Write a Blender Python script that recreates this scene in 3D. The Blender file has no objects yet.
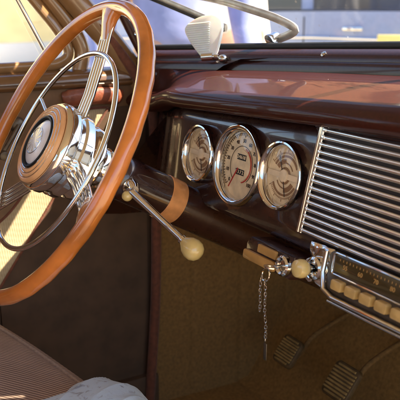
import bpy, bmesh, math, random
from mathutils import Vector, Matrix, noise
rnd = random.Random(7)
R = math.radians
scn = bpy.context.scene
COL = scn.collection

# ------------------------------------------------------------------ camera
cam_d = bpy.data.cameras.new('camera'); cam = bpy.data.objects.new('camera', cam_d); COL.objects.link(cam)
YAW, PITCH = 1.0411, 0.2613
cam.location = (0.8589, -0.5596, 0.2212)
fwd = Vector((-math.sin(YAW)*math.cos(PITCH), math.cos(YAW)*math.cos(PITCH), -math.sin(PITCH)))
cam.rotation_euler = fwd.to_track_quat('-Z', 'Y').to_euler()
cam_d.sensor_width = 36.0; cam_d.lens = 36.0*587.0/318.0
cam_d.clip_start = 0.02; cam_d.clip_end = 500
cam_d.dof.use_dof = True; cam_d.dof.focus_distance = 1.03; cam_d.dof.aperture_fstop = 11.0
scn.camera = cam

# ------------------------------------------------------------------ world, sun, exposure
SUN = Vector((0.45, 0.57, 0.82)).normalized()
w = bpy.data.worlds.new('World'); scn.world = w; w.use_nodes = True
nt = w.node_tree; bg = nt.nodes['Background']
sky = nt.nodes.new('ShaderNodeTexSky'); sky.sky_type = 'NISHITA'; sky.sun_disc = False
sky.sun_elevation = math.asin(SUN.z); sky.sun_rotation = math.atan2(SUN.x, SUN.y)
nt.links.new(sky.outputs['Color'], bg.inputs['Color']); bg.inputs['Strength'].default_value = 0.09
sl = bpy.data.lights.new('sun', 'SUN'); sl.energy = 4.2; sl.angle = R(0.5); sl.color = (1.0, 0.88, 0.67)
so = bpy.data.objects.new('sun', sl); COL.objects.link(so)
so.rotation_euler = (-SUN).to_track_quat('-Z', 'Y').to_euler(); so.location = SUN*20
vs = scn.view_settings; vs.view_transform = 'Standard'; vs.look = 'None'; vs.gamma = 1.0; vs.exposure = 2.2
scn.cycles.max_bounces = 10; scn.cycles.glossy_bounces = 6; scn.cycles.transparent_max_bounces = 16
scn.cycles.sample_clamp_indirect = 6.0
try: scn.cycles.use_denoising = True
except Exception: pass

# ------------------------------------------------------------------ materials
def mat(name, col, rough=0.5, metal=0.0, coat=0.0, spec=0.5, noise_scale=None, noise_amt=0.25, bump=0.0, bump_scale=60, coat_rough=0.03, sss=0.0, sheen=0.0, rough_var=0.0):
    m = bpy.data.materials.new(name); m.use_nodes = True
    N = m.node_tree.nodes; L = m.node_tree.links; b = N['Principled BSDF']
    b.inputs['Base Color'].default_value = (*col, 1); b.inputs['Roughness'].default_value = rough
    b.inputs['Metallic'].default_value = metal; b.inputs['Coat Weight'].default_value = coat
    b.inputs['Coat Roughness'].default_value = coat_rough
    b.inputs['Specular IOR Level'].default_value = spec
    if sss:
        b.inputs['Subsurface Weight'].default_value = sss; b.inputs['Subsurface Radius'].default_value = (0.6, 0.3, 0.1)
        b.inputs['Subsurface Scale'].default_value = 0.01
    if sheen: b.inputs['Sheen Weight'].default_value = sheen
    tc = N.new('ShaderNodeTexCoord')
    if noise_scale:
        n = N.new('ShaderNodeTexNoise'); n.inputs['Scale'].default_value = noise_scale; n.inputs['Detail'].default_value = 6
        L.new(tc.outputs['Object'], n.inputs['Vector'])
        r = N.new('ShaderNodeValToRGB')
        r.color_ramp.elements[0].position = 0.3; r.color_ramp.elements[1].position = 0.7
        r.color_ramp.elements[0].color = (*[c*(1-noise_amt) for c in col], 1)
        r.color_ramp.elements[1].color = (*[min(1, c*(1+noise_amt)) for c in col], 1)
        L.new(n.outputs['Fac'], r.inputs['Fac']); L.new(r.outputs['Color'], b.inputs['Base Color'])
    if rough_var:
        n2 = N.new('ShaderNodeTexNoise'); n2.inputs['Scale'].default_value = 45; n2.inputs['Detail'].default_value = 5
        L.new(tc.outputs['Object'], n2.inputs['Vector'])
        mr = N.new('ShaderNodeMapRange'); mr.inputs['From Min'].default_value = 0.3; mr.inputs['From Max'].default_value = 0.75
        mr.inputs['To Min'].default_value = max(0.0, rough-rough_var); mr.inputs['To Max'].default_value = rough+rough_var
        L.new(n2.outputs['Fac'], mr.inputs['Value']); L.new(mr.outputs['Result'], b.inputs['Roughness'])
    if bump:
        n3 = N.new('ShaderNodeTexNoise'); n3.inputs['Scale'].default_value = bump_scale; n3.inputs['Detail'].default_value = 4
        L.new(tc.outputs['Object'], n3.inputs['Vector'])
        bp = N.new('ShaderNodeBump'); bp.inputs['Strength'].default_value = bump; bp.inputs['Distance'].default_value = 0.002
        L.new(n3.outputs['Fac'], bp.inputs['Height']); L.new(bp.outputs['Normal'], b.inputs['Normal'])
    return m

def glass_mat(name, tint=(1, 1, 1), refl=1.0, dirt=0.0):
    m = bpy.data.materials.new(name); m.use_nodes = True
    N = m.node_tree.nodes; L = m.node_tree.links
    for n in list(N): N.remove(n)
    o = N.new('ShaderNodeOutputMaterial'); t = N.new('ShaderNodeBsdfTransparent'); t.inputs['Color'].default_value = (*tint, 1)
    g = N.new('ShaderNodeBsdfGlossy'); g.inputs['Roughness'].default_value = 0.02
    ge = N.new('ShaderNodeNewGeometry'); dt = N.new('ShaderNodeVectorMath'); dt.operation = 'DOT_PRODUCT'
    L.new(ge.outputs['Incoming'], dt.inputs[0]); L.new(ge.outputs['Normal'], dt.inputs[1])
    ab = N.new('ShaderNodeMath'); ab.operation = 'ABSOLUTE'; L.new(dt.outputs['Value'], ab.inputs[0])
    iv = N.new('ShaderNodeMath'); iv.operation = 'SUBTRACT'; iv.inputs[0].default_value = 1.0; L.new(ab.outputs[0], iv.inputs[1])
    pw = N.new('ShaderNodeMath'); pw.operation = 'POWER'; L.new(iv.outputs[0], pw.inputs[0]); pw.inputs[1].default_value = 5.0
    mu = N.new('ShaderNodeMath'); mu.operation = 'MULTIPLY_ADD'; L.new(pw.outputs[0], mu.inputs[0]); mu.inputs[1].default_value = 0.9*refl; mu.inputs[2].default_value = 0.04*refl
    mx = N.new('ShaderNodeMixShader')
    L.new(mu.outputs[0], mx.inputs['Fac']); L.new(t.outputs[0], mx.inputs[1]); L.new(g.outputs[0], mx.inputs[2])
    last = mx.outputs[0]
    if dirt:
        d = N.new('ShaderNodeBsdfDiffuse'); d.inputs['Color'].default_value = (0.75, 0.75, 0.72, 1)
        tc = N.new('ShaderNodeTexCoord'); v = N.new('ShaderNodeTexVoronoi'); v.inputs['Scale'].default_value = 55
        L.new(tc.outputs['Object'], v.inputs['Vector'])
        v2 = N.new('ShaderNodeTexNoise'); v2.inputs['Scale'].default_value = 9; L.new(tc.outputs['Object'], v2.inputs['Vector'])
        sp = N.new('ShaderNodeMapRange'); sp.inputs['From Min'].default_value = 0.16; sp.inputs['From Max'].default_value = 0.08
        L.new(v.outputs['Distance'], sp.inputs['Value'])
        gt = N.new('ShaderNodeMapRange'); gt.inputs['From Min'].default_value = 0.5; gt.inputs['From Max'].default_value = 0.62
        L.new(v2.outputs['Fac'], gt.inputs['Value'])
        m1 = N.new('ShaderNodeMath'); m1.operation = 'MULTIPLY'; L.new(sp.outputs[0], m1.inputs[0]); L.new(gt.outputs[0], m1.inputs[1])
        m2 = N.new('ShaderNodeMath'); m2.operation = 'MULTIPLY_ADD'; L.new(m1.outputs[0], m2.inputs[0]); m2.inputs[1].default_value = dirt; m2.inputs[2].default_value = 0.025
        mx2 = N.new('ShaderNodeMixShader'); L.new(m2.outputs[0], mx2.inputs['Fac']); L.new(last, mx2.inputs[1]); L.new(d.outputs[0], mx2.inputs[2])
        last = mx2.outputs[0]
    L.new(last, o.inputs['Surface'])
    return m

def stripe_mat(name, c1, c2, scale, vec, rough=0.9, bump=0.6, dist=0.001, distort=0.4, vec2=None, scale2=0):
    """woven cloth: ribs across direction vec, pitch 1/scale metres"""
    m = bpy.data.materials.new(name); m.use_nodes = True
    N = m.node_tree.nodes; L = m.node_tree.links; b = N['Principled BSDF']
    b.inputs['Roughness'].default_value = rough; b.inputs['Sheen Weight'].default_value = 0.15; b.inputs['Specular IOR Level'].default_value = 0.2
    tc = N.new('ShaderNodeTexCoord')
    nz = N.new('ShaderNodeTexNoise'); nz.inputs['Scale'].default_value = 70; L.new(tc.outputs['Object'], nz.inputs['Vector'])
    def wave(v, s):
        d = N.new('ShaderNodeVectorMath'); d.operation = 'DOT_PRODUCT'; L.new(tc.outputs['Object'], d.inputs[0]); d.inputs[1].default_value = v
        a = N.new('ShaderNodeMath'); a.operation = 'MULTIPLY'; L.new(d.outputs['Value'], a.inputs[0]); a.inputs[1].default_value = s*2*math.pi
        ad = N.new('ShaderNodeMath'); ad.operation = 'MULTIPLY_ADD'; L.new(nz.outputs['Fac'], ad.inputs[0]); ad.inputs[1].default_value = distort*3; L.new(a.outputs[0], ad.inputs[2])
        sn = N.new('ShaderNodeMath'); sn.operation = 'SINE'; L.new(ad.outputs[0], sn.inputs[0])
        mp = N.new('ShaderNodeMath'); mp.operation = 'MULTIPLY_ADD'; L.new(sn.outputs[0], mp.inputs[0]); mp.inputs[1].default_value = 0.5; mp.inputs[2].default_value = 0.5
        return mp
    f = wave(vec, scale)
    if vec2:
        f2 = wave(vec2, scale2); mm = N.new('ShaderNodeMath'); mm.operation = 'MULTIPLY_ADD'
        L.new(f2.outputs[0], mm.inputs[0]); mm.inputs[1].default_value = 0.35; 
        hm = N.new('ShaderNodeMath'); hm.operation = 'MULTIPLY'; L.new(f.outputs[0], hm.inputs[0]); hm.inputs[1].default_value = 0.65
        L.new(hm.outputs[0], mm.inputs[2]); f = mm
    n2 = N.new('ShaderNodeTexNoise'); n2.inputs['Scale'].default_value = 14; n2.inputs['Detail'].default_value = 5; L.new(tc.outputs['Object'], n2.inputs['Vector'])
    ramp = N.new('ShaderNodeMix'); ramp.data_type = 'RGBA'; L.new(f.outputs[0], ramp.inputs['Factor'])
    ramp.inputs['A'].default_value = (*c1, 1); ramp.inputs['B'].default_value = (*c2, 1)
    hv = N.new('ShaderNodeMix'); hv.data_type = 'RGBA'; hv.blend_type = 'MULTIPLY'; hv.inputs['Factor'].default_value = 1.0
    mr = N.new('ShaderNodeMapRange'); mr.inputs['From Min'].default_value = 0.25; mr.inputs['From Max'].default_value = 0.75; mr.inputs['To Min'].default_value = 0.8; mr.inputs['To Max'].default_value = 1.12
    L.new(n2.outputs['Fac'], mr.inputs['Value']); cc = N.new('ShaderNodeCombineColor')
    for k in range(3): L.new(mr.outputs[0], cc.inputs[k])
    L.new(ramp.outputs['Result'], hv.inputs['A']); L.new(cc.outputs[0], hv.inputs['B']); L.new(hv.outputs['Result'], b.inputs['Base Color'])
    bp = N.new('ShaderNodeBump'); bp.inputs['Strength'].default_value = bump; bp.inputs['Distance'].default_value = dist
    L.new(f.outputs[0], bp.inputs['Height']); L.new(bp.outputs['Normal'], b.inputs['Normal'])
    return m

M = {}
M['chrome'] = mat('chrome', (0.78, 0.77, 0.75), 0.07, 1.0, bump=0.02, bump_scale=25, rough_var=0.04)
M['bar_chrome'] = mat('bar_chrome', (0.95, 0.93, 0.88), 0.2, 0.95, noise_scale=60, noise_amt=0.05, rough_var=0.08)
M['dull_chrome'] = mat('dull_chrome', (0.62, 0.59, 0.54), 0.2, 1.0, bump=0.05, bump_scale=40, rough_var=0.1)
M['paint'] = mat('brown_paint', (0.042, 0.008, 0.004), 0.5, 0.0, 0.30, spec=0.12, noise_scale=300, noise_amt=0.25, coat_rough=0.04, bump=0.03, bump_scale=9)
M['sill_paint'] = mat('sill_paint', (0.040, 0.012, 0.009), 0.35, 0.1, 0.35, spec=0.3, noise_scale=200, noise_amt=0.2, coat_rough=0.08, bump=0.05, bump_scale=15)
M['dark_paint'] = mat('dark_brown_paint', (0.035, 0.011, 0.008), 0.3, 0.1, 1.0, noise_scale=200, noise_amt=0.2, rough_var=0.08, coat_rough=0.05, bump=0.03, bump_scale=9)
M['amber'] = mat('amber_plastic', (0.58, 0.185, 0.032), 0.2, 0, 1.0, noise_scale=16, noise_amt=0.42, sss=0.4, coat_rough=0.06, bump=0.08, bump_scale=35)
M['amber_ring'] = mat('amber_ring', (0.88, 0.44, 0.20), 0.45, 0, 0.12, noise_scale=40)
M['cream'] = mat('cream_plastic', (0.66, 0.50, 0.20), 0.25, 0, 0.8, noise_scale=30, noise_amt=0.15, sss=0.3)
M['button'] = mat('aged_button', (0.52, 0.34, 0.12), 0.35, 0, 0.5, noise_scale=45, noise_amt=0.3)
M['tan_plastic'] = mat('tan_plastic', (0.50, 0.28, 0.085), 0.4, 0, 0.4, noise_scale=35, noise_amt=0.2)
M['copper_band'] = mat('ochre_band', (0.80, 0.36, 0.13), 0.35, 0.2, 0.5, noise_scale=50, noise_amt=0.2)
M['black'] = mat('black_rubber', (0.012, 0.012, 0.012), 0.6, noise_scale=80)
M['void'] = mat('grille_backing', (0.026, 0.013, 0.009), 0.6, noise_scale=80)
M['white'] = mat('white_plastic', (0.85, 0.85, 0.83), 0.4, 0, 0.3, noise_scale=50, noise_amt=0.06, sss=0.6)
M['dial'] = mat('dial_face', (0.86, 0.67, 0.43), 0.55, noise_scale=60, noise_amt=0.18)
M['dial_brown'] = mat('dial_brown', (0.30, 0.16, 0.075), 0.5, noise_scale=60)
M['dial_pale'] = mat('dial_pale', (0.88, 0.70, 0.48), 0.5, noise_scale=60, noise_amt=0.12)
M['ink'] = mat('dial_ink', (0.05, 0.025, 0.015), 0.6, noise_scale=60)
M['red'] = mat('red_ink', (0.45, 0.02, 0.015), 0.5, noise_scale=60)
M['emblem'] = mat('emblem_face', (0.85, 0.78, 0.76), 0.3, 0.0, 0.4, noise_scale=45, noise_amt=0.2)
M['glass'] = glass_mat('clear_glass', (0.97, 0.98, 0.97), 1.0, dirt=0.55)
M['dial_glass'] = glass_mat('dial_glass', (0.98, 0.97, 0.95), 1.0)
M['door_cloth'] = stripe_mat('door_cloth', (0.50, 0.38, 0.23), (0.60, 0.48, 0.31), 230, (0, 1, 0.12), vec2=(0, 0.2, 1), scale2=90, bump=0.4, distort=1.6)
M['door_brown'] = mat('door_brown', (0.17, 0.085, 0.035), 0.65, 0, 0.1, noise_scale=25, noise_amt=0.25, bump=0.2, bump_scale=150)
M['door_dark'] = mat('door_dark', (0.085, 0.045, 0.024), 0.7, 0, 0.1, noise_scale=25, noise_amt=0.25, bump=0.2, bump_scale=150)  # dark trim; on the door front it paints the dash shadow
M['sill'] = mat('door_sill', (0.17, 0.08, 0.03), 0.25, 0, 0.9, noise_scale=30, noise_amt=0.15)
M['rail'] = mat('door_rail', (0.30, 0.16, 0.065), 0.3, 0, 0.8, noise_scale=30, noise_amt=0.15)
M['red_leather'] = mat('red_leather', (0.24, 0.065, 0.03), 0.5, 0, 0.3, noise_scale=60, noise_amt=0.35, bump=0.7, bump_scale=120)
M['windlace'] = mat('windlace', (0.15, 0.045, 0.022), 0.8, noise_scale=120, noise_amt=0.3, bump=0.5, bump_scale=400, sheen=0.2)
M['seat'] = stripe_mat('seat_cloth', (0.19, 0.115, 0.085), (0.62, 0.45, 0.36), 205, (0.55, -0.83, 0.25), bump=0.8, dist=0.0012)
M['welt'] = mat('seat_welt', (0.36, 0.26, 0.20), 0.8, noise_scale=150, noise_amt=0.2, sheen=0.3)
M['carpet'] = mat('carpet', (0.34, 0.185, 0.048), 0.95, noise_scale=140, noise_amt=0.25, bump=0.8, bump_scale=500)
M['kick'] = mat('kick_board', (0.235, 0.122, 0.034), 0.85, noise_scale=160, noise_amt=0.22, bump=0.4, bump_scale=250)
M['rubber'] = mat('pedal_rubber', (0.12, 0.07, 0.025), 0.55, noise_scale=60, noise_amt=0.3, bump=0.3, bump_scale=200)
M['tread'] = mat('pedal_tread', (0.44, 0.29, 0.10), 0.5, noise_scale=60, noise_amt=0.3, bump=0.3, bump_scale=200)
M['headliner'] = mat('headliner', (0.62, 0.52, 0.38), 0.95, noise_scale=60, noise_amt=0.1)
M['steel'] = mat('dark_steel', (0.16, 0.13, 0.10), 0.4, 0.8, noise_scale=60)
M['wiper'] = mat('wiper_metal', (0.50, 0.47, 0.44), 0.35, 0.7, noise_scale=60)
M['ground'] = mat('ground', (0.47, 0.40, 0.29), 0.9, noise_scale=3, noise_amt=0.15, bump=0.3, bump_scale=60)
M['wall'] = mat('cream_render', (0.90, 0.76, 0.40), 0.9, noise_scale=2.5, noise_amt=0.1, bump=0.2)
def brick():
    m = mat('brick', (0.5, 0.2, 0.08), 0.9); N = m.node_tree.nodes; L = m.node_tree.links; b = N['Principled BSDF']
    tc = N.new('ShaderNodeTexCoord'); mp = N.new('ShaderNodeMapping'); mp.inputs['Rotation'].default_value = (R(90), 0, 0)
    t = N.new('ShaderNodeTexBrick'); t.inputs['Color1'].default_value = (0.58, 0.21, 0.07, 1); t.inputs['Color2'].default_value = (0.44, 0.15, 0.055, 1); t.inputs['Mortar'].default_value = (0.5, 0.42, 0.33, 1)
    t.inputs['Scale'].default_value = 4.0; L.new(tc.outputs['Object'], mp.inputs['Vector']); L.new(mp.outputs[0], t.inputs['Vector']); L.new(t.outputs['Color'], b.inputs['Base Color'])
    return m
M['brick'] = brick()
M['frame_white'] = mat('window_frame_paint', (0.75, 0.75, 0.72), 0.5, noise_scale=40, noise_amt=0.05)
M['pane'] = mat('window_pane', (0.05, 0.06, 0.07), 0.05, 0, 1.0, noise_scale=2)
M['blue_car'] = mat('blue_car_paint', (0.25, 0.31, 0.50), 0.3, 0.2, 1.0, noise_scale=40, noise_amt=0.06)
M['tyre'] = mat('tyre', (0.02, 0.02, 0.02), 0.8, noise_scale=60)
M['yellow'] = mat('yellow_board', (0.80, 0.66, 0.22), 0.6, noise_scale=30, noise_amt=0.08)
M['skin'] = mat('skin', (0.52, 0.30, 0.21), 0.5, noise_scale=30, noise_amt=0.08, sss=0.1)
M['shirt_blue'] = mat('blue_shirt', (0.28, 0.31, 0.55), 0.9, noise_scale=20, noise_amt=0.12, bump=0.4, bump_scale=40)
M['shirt_white'] = mat('white_shirt', (0.62, 0.58, 0.57), 0.9, noise_scale=20, noise_amt=0.06, bump=0.4, bump_scale=40)
M['denim'] = mat('denim', (0.08, 0.11, 0.22), 0.9, noise_scale=60, noise_amt=0.2)
M['hair'] = mat('hair', (0.04, 0.022, 0.012), 0.6, noise_scale=90, noise_amt=0.3)
M['leaf'] = mat('leaf', (0.07, 0.12, 0.03), 0.6, noise_scale=2, noise_amt=0.4)
M['bark'] = mat('bark', (0.12, 0.08, 0.05), 0.9, noise_scale=10, noise_amt=0.3)
# pale blue printed cotton
def cotton():
    m = mat('printed_cotton', (0.62, 0.68, 0.74), 0.9, bump=0.3, bump_scale=300, sheen=0.2)
    N = m.node_tree.nodes; L = m.node_tree.links; b = N['Principled BSDF']; tc = N.new('ShaderNodeTexCoord')
    n = N.new('ShaderNodeTexNoise'); n.inputs['Scale'].default_value = 60; n.inputs['Detail'].default_value = 3; n.inputs['Distortion'].default_value = 1.2
    L.new(tc.outputs['Object'], n.inputs['Vector'])
    r = N.new('ShaderNodeValToRGB'); e = r.color_ramp.elements
    e[0].position = 0.30; e[0].color = (0.30, 0.37, 0.50, 1); e[1].position = 0.42; e[1].color = (0.60, 0.77, 0.97, 1)
    L.new(n.outputs['Fac'], r.inputs['Fac']); L.new(r.outputs['Color'], b.inputs['Base Color'])
    return m
M['cotton'] = cotton()

# ------------------------------------------------------------------ mesh helpers
W = {}                                   # world matrices of what is linked so far
def smooth(bm, ang=0.7):
    for f in bm.faces: f.smooth = True
    for e in bm.edges:
        if len(e.link_faces) == 2 and e.calc_face_angle(0) > ang: e.smooth = False
def obj(name, bm, m, parent=None, world=True, basis=None, sharp=0.7):
    """link bm as ONE mesh object. world=True: bm is in world coordinates; else in the parent's own frame"""
    if isinstance(bm, bpy.types.Mesh): me = bm
    else:
        bmesh.ops.recalc_face_normals(bm, faces=bm.faces[:]); smooth(bm, sharp)
        me = bpy.data.meshes.new(name); bm.to_mesh(me); bm.free()
    me.name = name
    o = bpy.data.objects.new(name, me); COL.objects.link(o)
    for k in (m if isinstance(m, (list, tuple)) else [m]): me.materials.append(k if not isinstance(k, str) else M[k])
    bs = basis or Matrix.Identity(4)
    if parent is not None:
        o.parent = parent
        if world: o.matrix_parent_inverse = W[parent].inverted(); W[o] = bs.copy()
        else: W[o] = W[parent] @ bs
    else: W[o] = bs.copy()
    o.matrix_basis = bs
    return o
def tag(o, label=None, cat=None, group=None, kind=None):
    if label: o['label'] = label
    if cat: o['category'] = cat
    if group: o['group'] = group
    if kind: o['kind'] = kind
    return o
def thing(name, label, cat, mtx=None, group=None):
    o = bpy.data.objects.new(name, None); COL.objects.link(o); o.empty_display_size = 0.05
    m = mtx if isinstance(mtx, Matrix) else Matrix.Translation(mtx or (0, 0, 0))
    o.matrix_basis = m; W[o] = m.copy()
    return tag(o, label, cat, group)
def frame_of(loc, tilt):
    """local x = car right, y = up in the tilted plane, z = out of the plane towards the driver"""
    return Matrix.Translation(loc) @ Matrix.Rotation(math.pi/2 - tilt, 4, 'X')
def tube(bm, pts, r, seg=12, closed=False, cap=True, flat=None):
    """sweep a circle along pts; r number or list; flat=(a,b) elliptic scale"""
    P = [Vector(p) for p in pts]; n = len(P); rings = []
    rad = r if isinstance(r, (list, tuple)) else [r]*n
    def tan(i):
        if closed: return (P[(i+1) % n]-P[i-1]).normalized()
        return (P[min(i+1, n-1)]-P[max(i-1, 0)]).normalized()
    t = tan(0); u = t.orthogonal().normalized()
    if flat and len(flat) > 2: u = (flat[2]-t*flat[2].dot(t)).normalized()
    for i in range(n):
        t2 = tan(i); q = t.rotation_difference(t2); u = q @ u; u = (u-t2*u.dot(t2)).normalized(); t = t2; v = t.cross(u)
        a, b = (flat[0], flat[1]) if flat else (1, 1)
        rings.append([bm.verts.new(P[i]+rad[i]*(a*math.cos(k*2*math.pi/seg)*u+b*math.sin(k*2*math.pi/seg)*v)) for k in range(seg)])
    m = n if closed else n-1
    for i in range(m):
        A = rings[i]; B = rings[(i+1) % n]
        for k in range(seg): bm.faces.new((A[k], A[(k+1) % seg], B[(k+1) % seg], B[k]))
    if cap and not closed: bm.faces.new(rings[0][::-1]); bm.faces.new(rings[-1])
    return bm
def lathe(bm, prof, seg=48, mtx=None):
    """revolve (radius, height) about local z"""
    mtx = mtx or Matrix.Identity(4); rings = []
    for r, z in prof:
        if r < 1e-6: rings.append([bm.verts.new(mtx @ Vector((0, 0, z)))])
        else: rings.append([bm.verts.new(mtx @ Vector((r*math.cos(2*math.pi*k/seg), r*math.sin(2*math.pi*k/seg), z))) for k in range(seg)])
    for A, B in zip(rings, rings[1:]):
        for k in range(seg):
            k2 = (k+1) % seg
            if len(A) == 1 and len(B) == 1: continue
            if len(A) == 1: bm.faces.new((A[0], B[k], B[k2]))
            elif len(B) == 1: bm.faces.new((A[k], A[k2], B[0]))
            else: bm.faces.new((A[k], A[k2], B[k2], B[k]))
    return bm
def box(bm, lo, hi, mtx=None, bevel=0.0, seg=2):
    mtx = mtx or Matrix.Identity(4)
    b2 = bmesh.new(); bmesh.ops.create_cube(b2, size=1.0)
    lo = Vector(lo); hi = Vector(hi)
    for v in b2.verts: v.co = Vector([lo[i]+(v.co[i]+0.5)*(hi[i]-lo[i]) for i in range(3)])
    if bevel: bmesh.ops.bevel(b2, geom=b2.edges[:], offset=bevel, segments=seg, affect='EDGES', profile=0.5)
    merge(bm, b2, mtx); return bm
def merge(bm, b2, mtx=None):
    vm = {}
    for v in b2.verts: vm[v] = bm.verts.new((mtx @ v.co) if mtx else v.co)
    for f in b2.faces:
        try: bm.faces.new([vm[v] for v in f.verts])
        except ValueError: pass
    b2.free()
def grid(bm, fn, nu, nv, closeu=False):
    V = [[bm.verts.new(fn(i/(nu if closeu else nu-1) if nu > 1 else 0, j/(nv-1))) for j in range(nv)] for i in range(nu)]
    for i in range(nu if closeu else nu-1):
        for j in range(nv-1):
            bm.faces.new((V[i][j], V[(i+1) % nu][j], V[(i+1) % nu][j+1], V[i][j+1]))
    return V
def prism(bm, outline, d0, d1, mtx=None, bevel=0.0):
    """extrude a 2-D outline (x,y) from z=d0 to d1"""
    b2 = bmesh.new(); n = len(outline)
    A = [b2.verts.new((x, y, d0)) for x, y in outline]; B = [b2.verts.new((x, y, d1)) for x, y in outline]
    b2.faces.new(A[::-1]); b2.faces.new(B)
    for i in range(n): b2.faces.new((A[i], A[(i+1) % n], B[(i+1) % n], B[i]))
    if bevel: 
        bmesh.ops.recalc_face_normals(b2, faces=b2.faces[:])
        es = [e for e in b2.edges if abs(e.verts[0].co.z-e.verts[1].co.z) < 1e-7 and abs(e.verts[0].co.z-d1) < 1e-7]
        bmesh.ops.bevel(b2, geom=es, offset=bevel, segments=2, affect='EDGES', profile=0.5)
    merge(bm, b2, mtx); return bm
def rrect(x0, y0, x1, y1, r, n=6):
    pts = []
    for cx, cy, a in ((x1-r, y1-r, 0), (x0+r, y1-r, 90), (x0+r, y0+r, 180), (x1-r, y0+r, 270)):
        for k in range(n+1):
            t = R(a+90*k/n); pts.append((cx+r*math.cos(t), cy+r*math.sin(t)))
    return pts
def arc(r, a0, a1, n=40, z=0.0, c=(0, 0)):
    return [Vector((c[0]+r*math.cos(R(a0+(a1-a0)*k/n)), c[1]+r*math.sin(R(a0+(a1-a0)*k/n)), z)) for k in range(n+1)]
def flat_arc(bm, r0, r1, a0, a1, z, h=0.0006, n=40, c=(0, 0)):
    o = [(p.x, p.y) for p in arc(r1, a0, a1, n, c=c)] + [(p.x, p.y) for p in reversed(arc(r0, a0, a1, n, c=c))]
    return prism(bm, o, z, z+h)
def text_bm(bm, s, size, mtx, depth=0.0003):
    cu = bpy.data.curves.new('lettering', 'FONT'); cu.body = s; cu.size = size; cu.align_x = 'CENTER'; cu.align_y = 'CENTER'; cu.extrude = depth
    t = bpy.data.objects.new('lettering', cu); COL.objects.link(t)
    dg = bpy.context.evaluated_depsgraph_get(); me = bpy.data.meshes.new_from_object(t.evaluated_get(dg))
    b2 = bmesh.new(); b2.from_mesh(me); merge(bm, b2, mtx)
    bpy.data.objects.remove(t); bpy.data.curves.remove(cu); bpy.data.meshes.remove(me)
def lerp_tab(tab, x):
    if x <= tab[0][0]: return tab[0][1]
    for (a, u), (b, v) in zip(tab, tab[1:]):
        if x <= b:
            t = (x-a)/(b-a); t = t*t*(3-2*t); return u+(v-u)*t
    return tab[-1][1]
def catmull(pts, n=8):
    P = [Vector(p) for p in pts]; out = []
    for i in range(len(P)-1):
        p0 = P[max(i-1, 0)]; p1 = P[i]; p2 = P[i+1]; p3 = P[min(i+2, len(P)-1)]
        for k in range(n):
            t = k/n
            out.append(0.5*((2*p1)+(p2-p0)*t+(2*p0-5*p1+4*p2-p3)*t*t+(3*p1-p0-3*p2+p3)*t*t*t))
    out.append(P[-1]); return out

GZ = -0.95                                # outside ground level
FL = -0.63                                # car floor
XL, XR = -0.45, 0.98                      # inner faces of the car's sides
CX = 0.265
TAU = 0.1652                              # dash face tilt

# ------------------------------------------------------------------ setting: ground
bm = bmesh.new(); box(bm, (-150, -150, GZ-0.3), (150, 150, GZ)); tag(obj('ground', bm, 'ground'), kind='structure')

# ------------------------------------------------------------------ car body (structure of the car itself)
def y_g(x): return 0.2-0.36*max(0, 0.1-x)**2-0.36*max(0, x-0.43)**2
def z_g(x): return 0.167-0.05*abs(0.12-x) if x < CX else 0.167-0.05*(CX-0.12)*0+0.05*0 - 0.05*max(0, x-CX-0.145) - 0.00725
def z_g(x): 
    d = abs(x-CX); return 0.174-0.05*d
def glass_pt(x, s, off=0.0):
    return Vector((x, y_g(x)-0.42*s+off, z_g(x)+0.9*s))
body = thing('vintage_car', 'dark brown vintage car interior shell around dashboard and driver seat', 'car', (CX, -0.3, FL))
bm = bmesh.new(); box(bm, (XL-0.12, -1.6, FL-0.05), (XR+0.1, 0.62, FL)); obj('floor_pan', bm, 'carpet', body)
# toe board and firewall as one bent sheet
bm = bmesh.new()
prof = [(0.30, FL+0.001), (0.33, FL+0.01), (0.50, -0.36), (0.52, -0.33), (0.53, 0.10), (0.56, 0.10), (0.56, -0.34), (0.52, -0.40), (0.34, FL+0.001)]
for x0, x1 in ((XL-0.05, XR+0.05),):
    A = [bm.verts.new((x0, y, z)) for y, z in prof]; B = [bm.verts.new((x1, y, z)) for y, z in prof]
    for i in range(len(prof)): bm.faces.new((A[i], A[(i+1) % len(prof)], B[(i+1) % len(prof)], B[i]))
obj('firewall', bm, 'carpet', body)
# kick panel (left), with vertical seams
bm = bmesh.new()
def kick(u, v):
    y = 0.090+u*0.465; z = FL+v*(0.08-FL)
    seam = min(abs(u-0.20), abs(u-0.46), abs(u-0.74))
    return Vector((XL+0.004-(0.0022*math.exp(-(seam/0.012)**2))+0.012*math.sin(math.pi*u), y, z))
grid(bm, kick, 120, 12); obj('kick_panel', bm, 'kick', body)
# cowl and hood seen beyond the windshield
bm = bmesh.new()
def hood(u, v):
    y = 0.235+v*1.25; wdt = 0.72*(1-0.45*v**1.4); a = (u*2-1)
    x = CX+wdt*a; top = 0.150-0.05*v-0.10*v**4; z = top-0.05*abs(a)**2-0.45*max(0, abs(a)-0.62)**1.6*3
    yy = y-0.30*abs(a)**2*(1-v)*0.9
    return Vector((x, yy, max(z, -0.5)))
grid(bm, hood, 49, 30); obj('hood', bm, 'dark_paint', body)
# roof with headliner, header rail
bm = bmesh.new()
HY = 0.06; HZ = 0.435
def roof(u, v):
    a = u*2-1; y = HY+0.02-v*1.5; z = HZ+0.02+0.11*(1-abs(a)**2.4)*min(1, 0.25+v*3)+0.02*math.sin(v*math.pi)
    return Vector((CX+0.73*a, y-0.05*abs(a)**2*(1-v), z))
V = grid(bm, roof, 41, 24)
b2 = bm.copy(); 
for v in b2.verts: v.co.z += 0.03
merge(bm, b2); obj('roof', bm, 'headliner', body)
bm = bmesh.new(); tube(bm, [Vector((x, y_g(x)-0.42*0.300+0.005, z_g(x)+0.9*0.300+0.012)) for x in [XL-0.04+k*(XR-XL+0.08)/40 for k in range(41)]], 0.022, 12); obj('header_rail', bm, 'rail', body)
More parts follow.
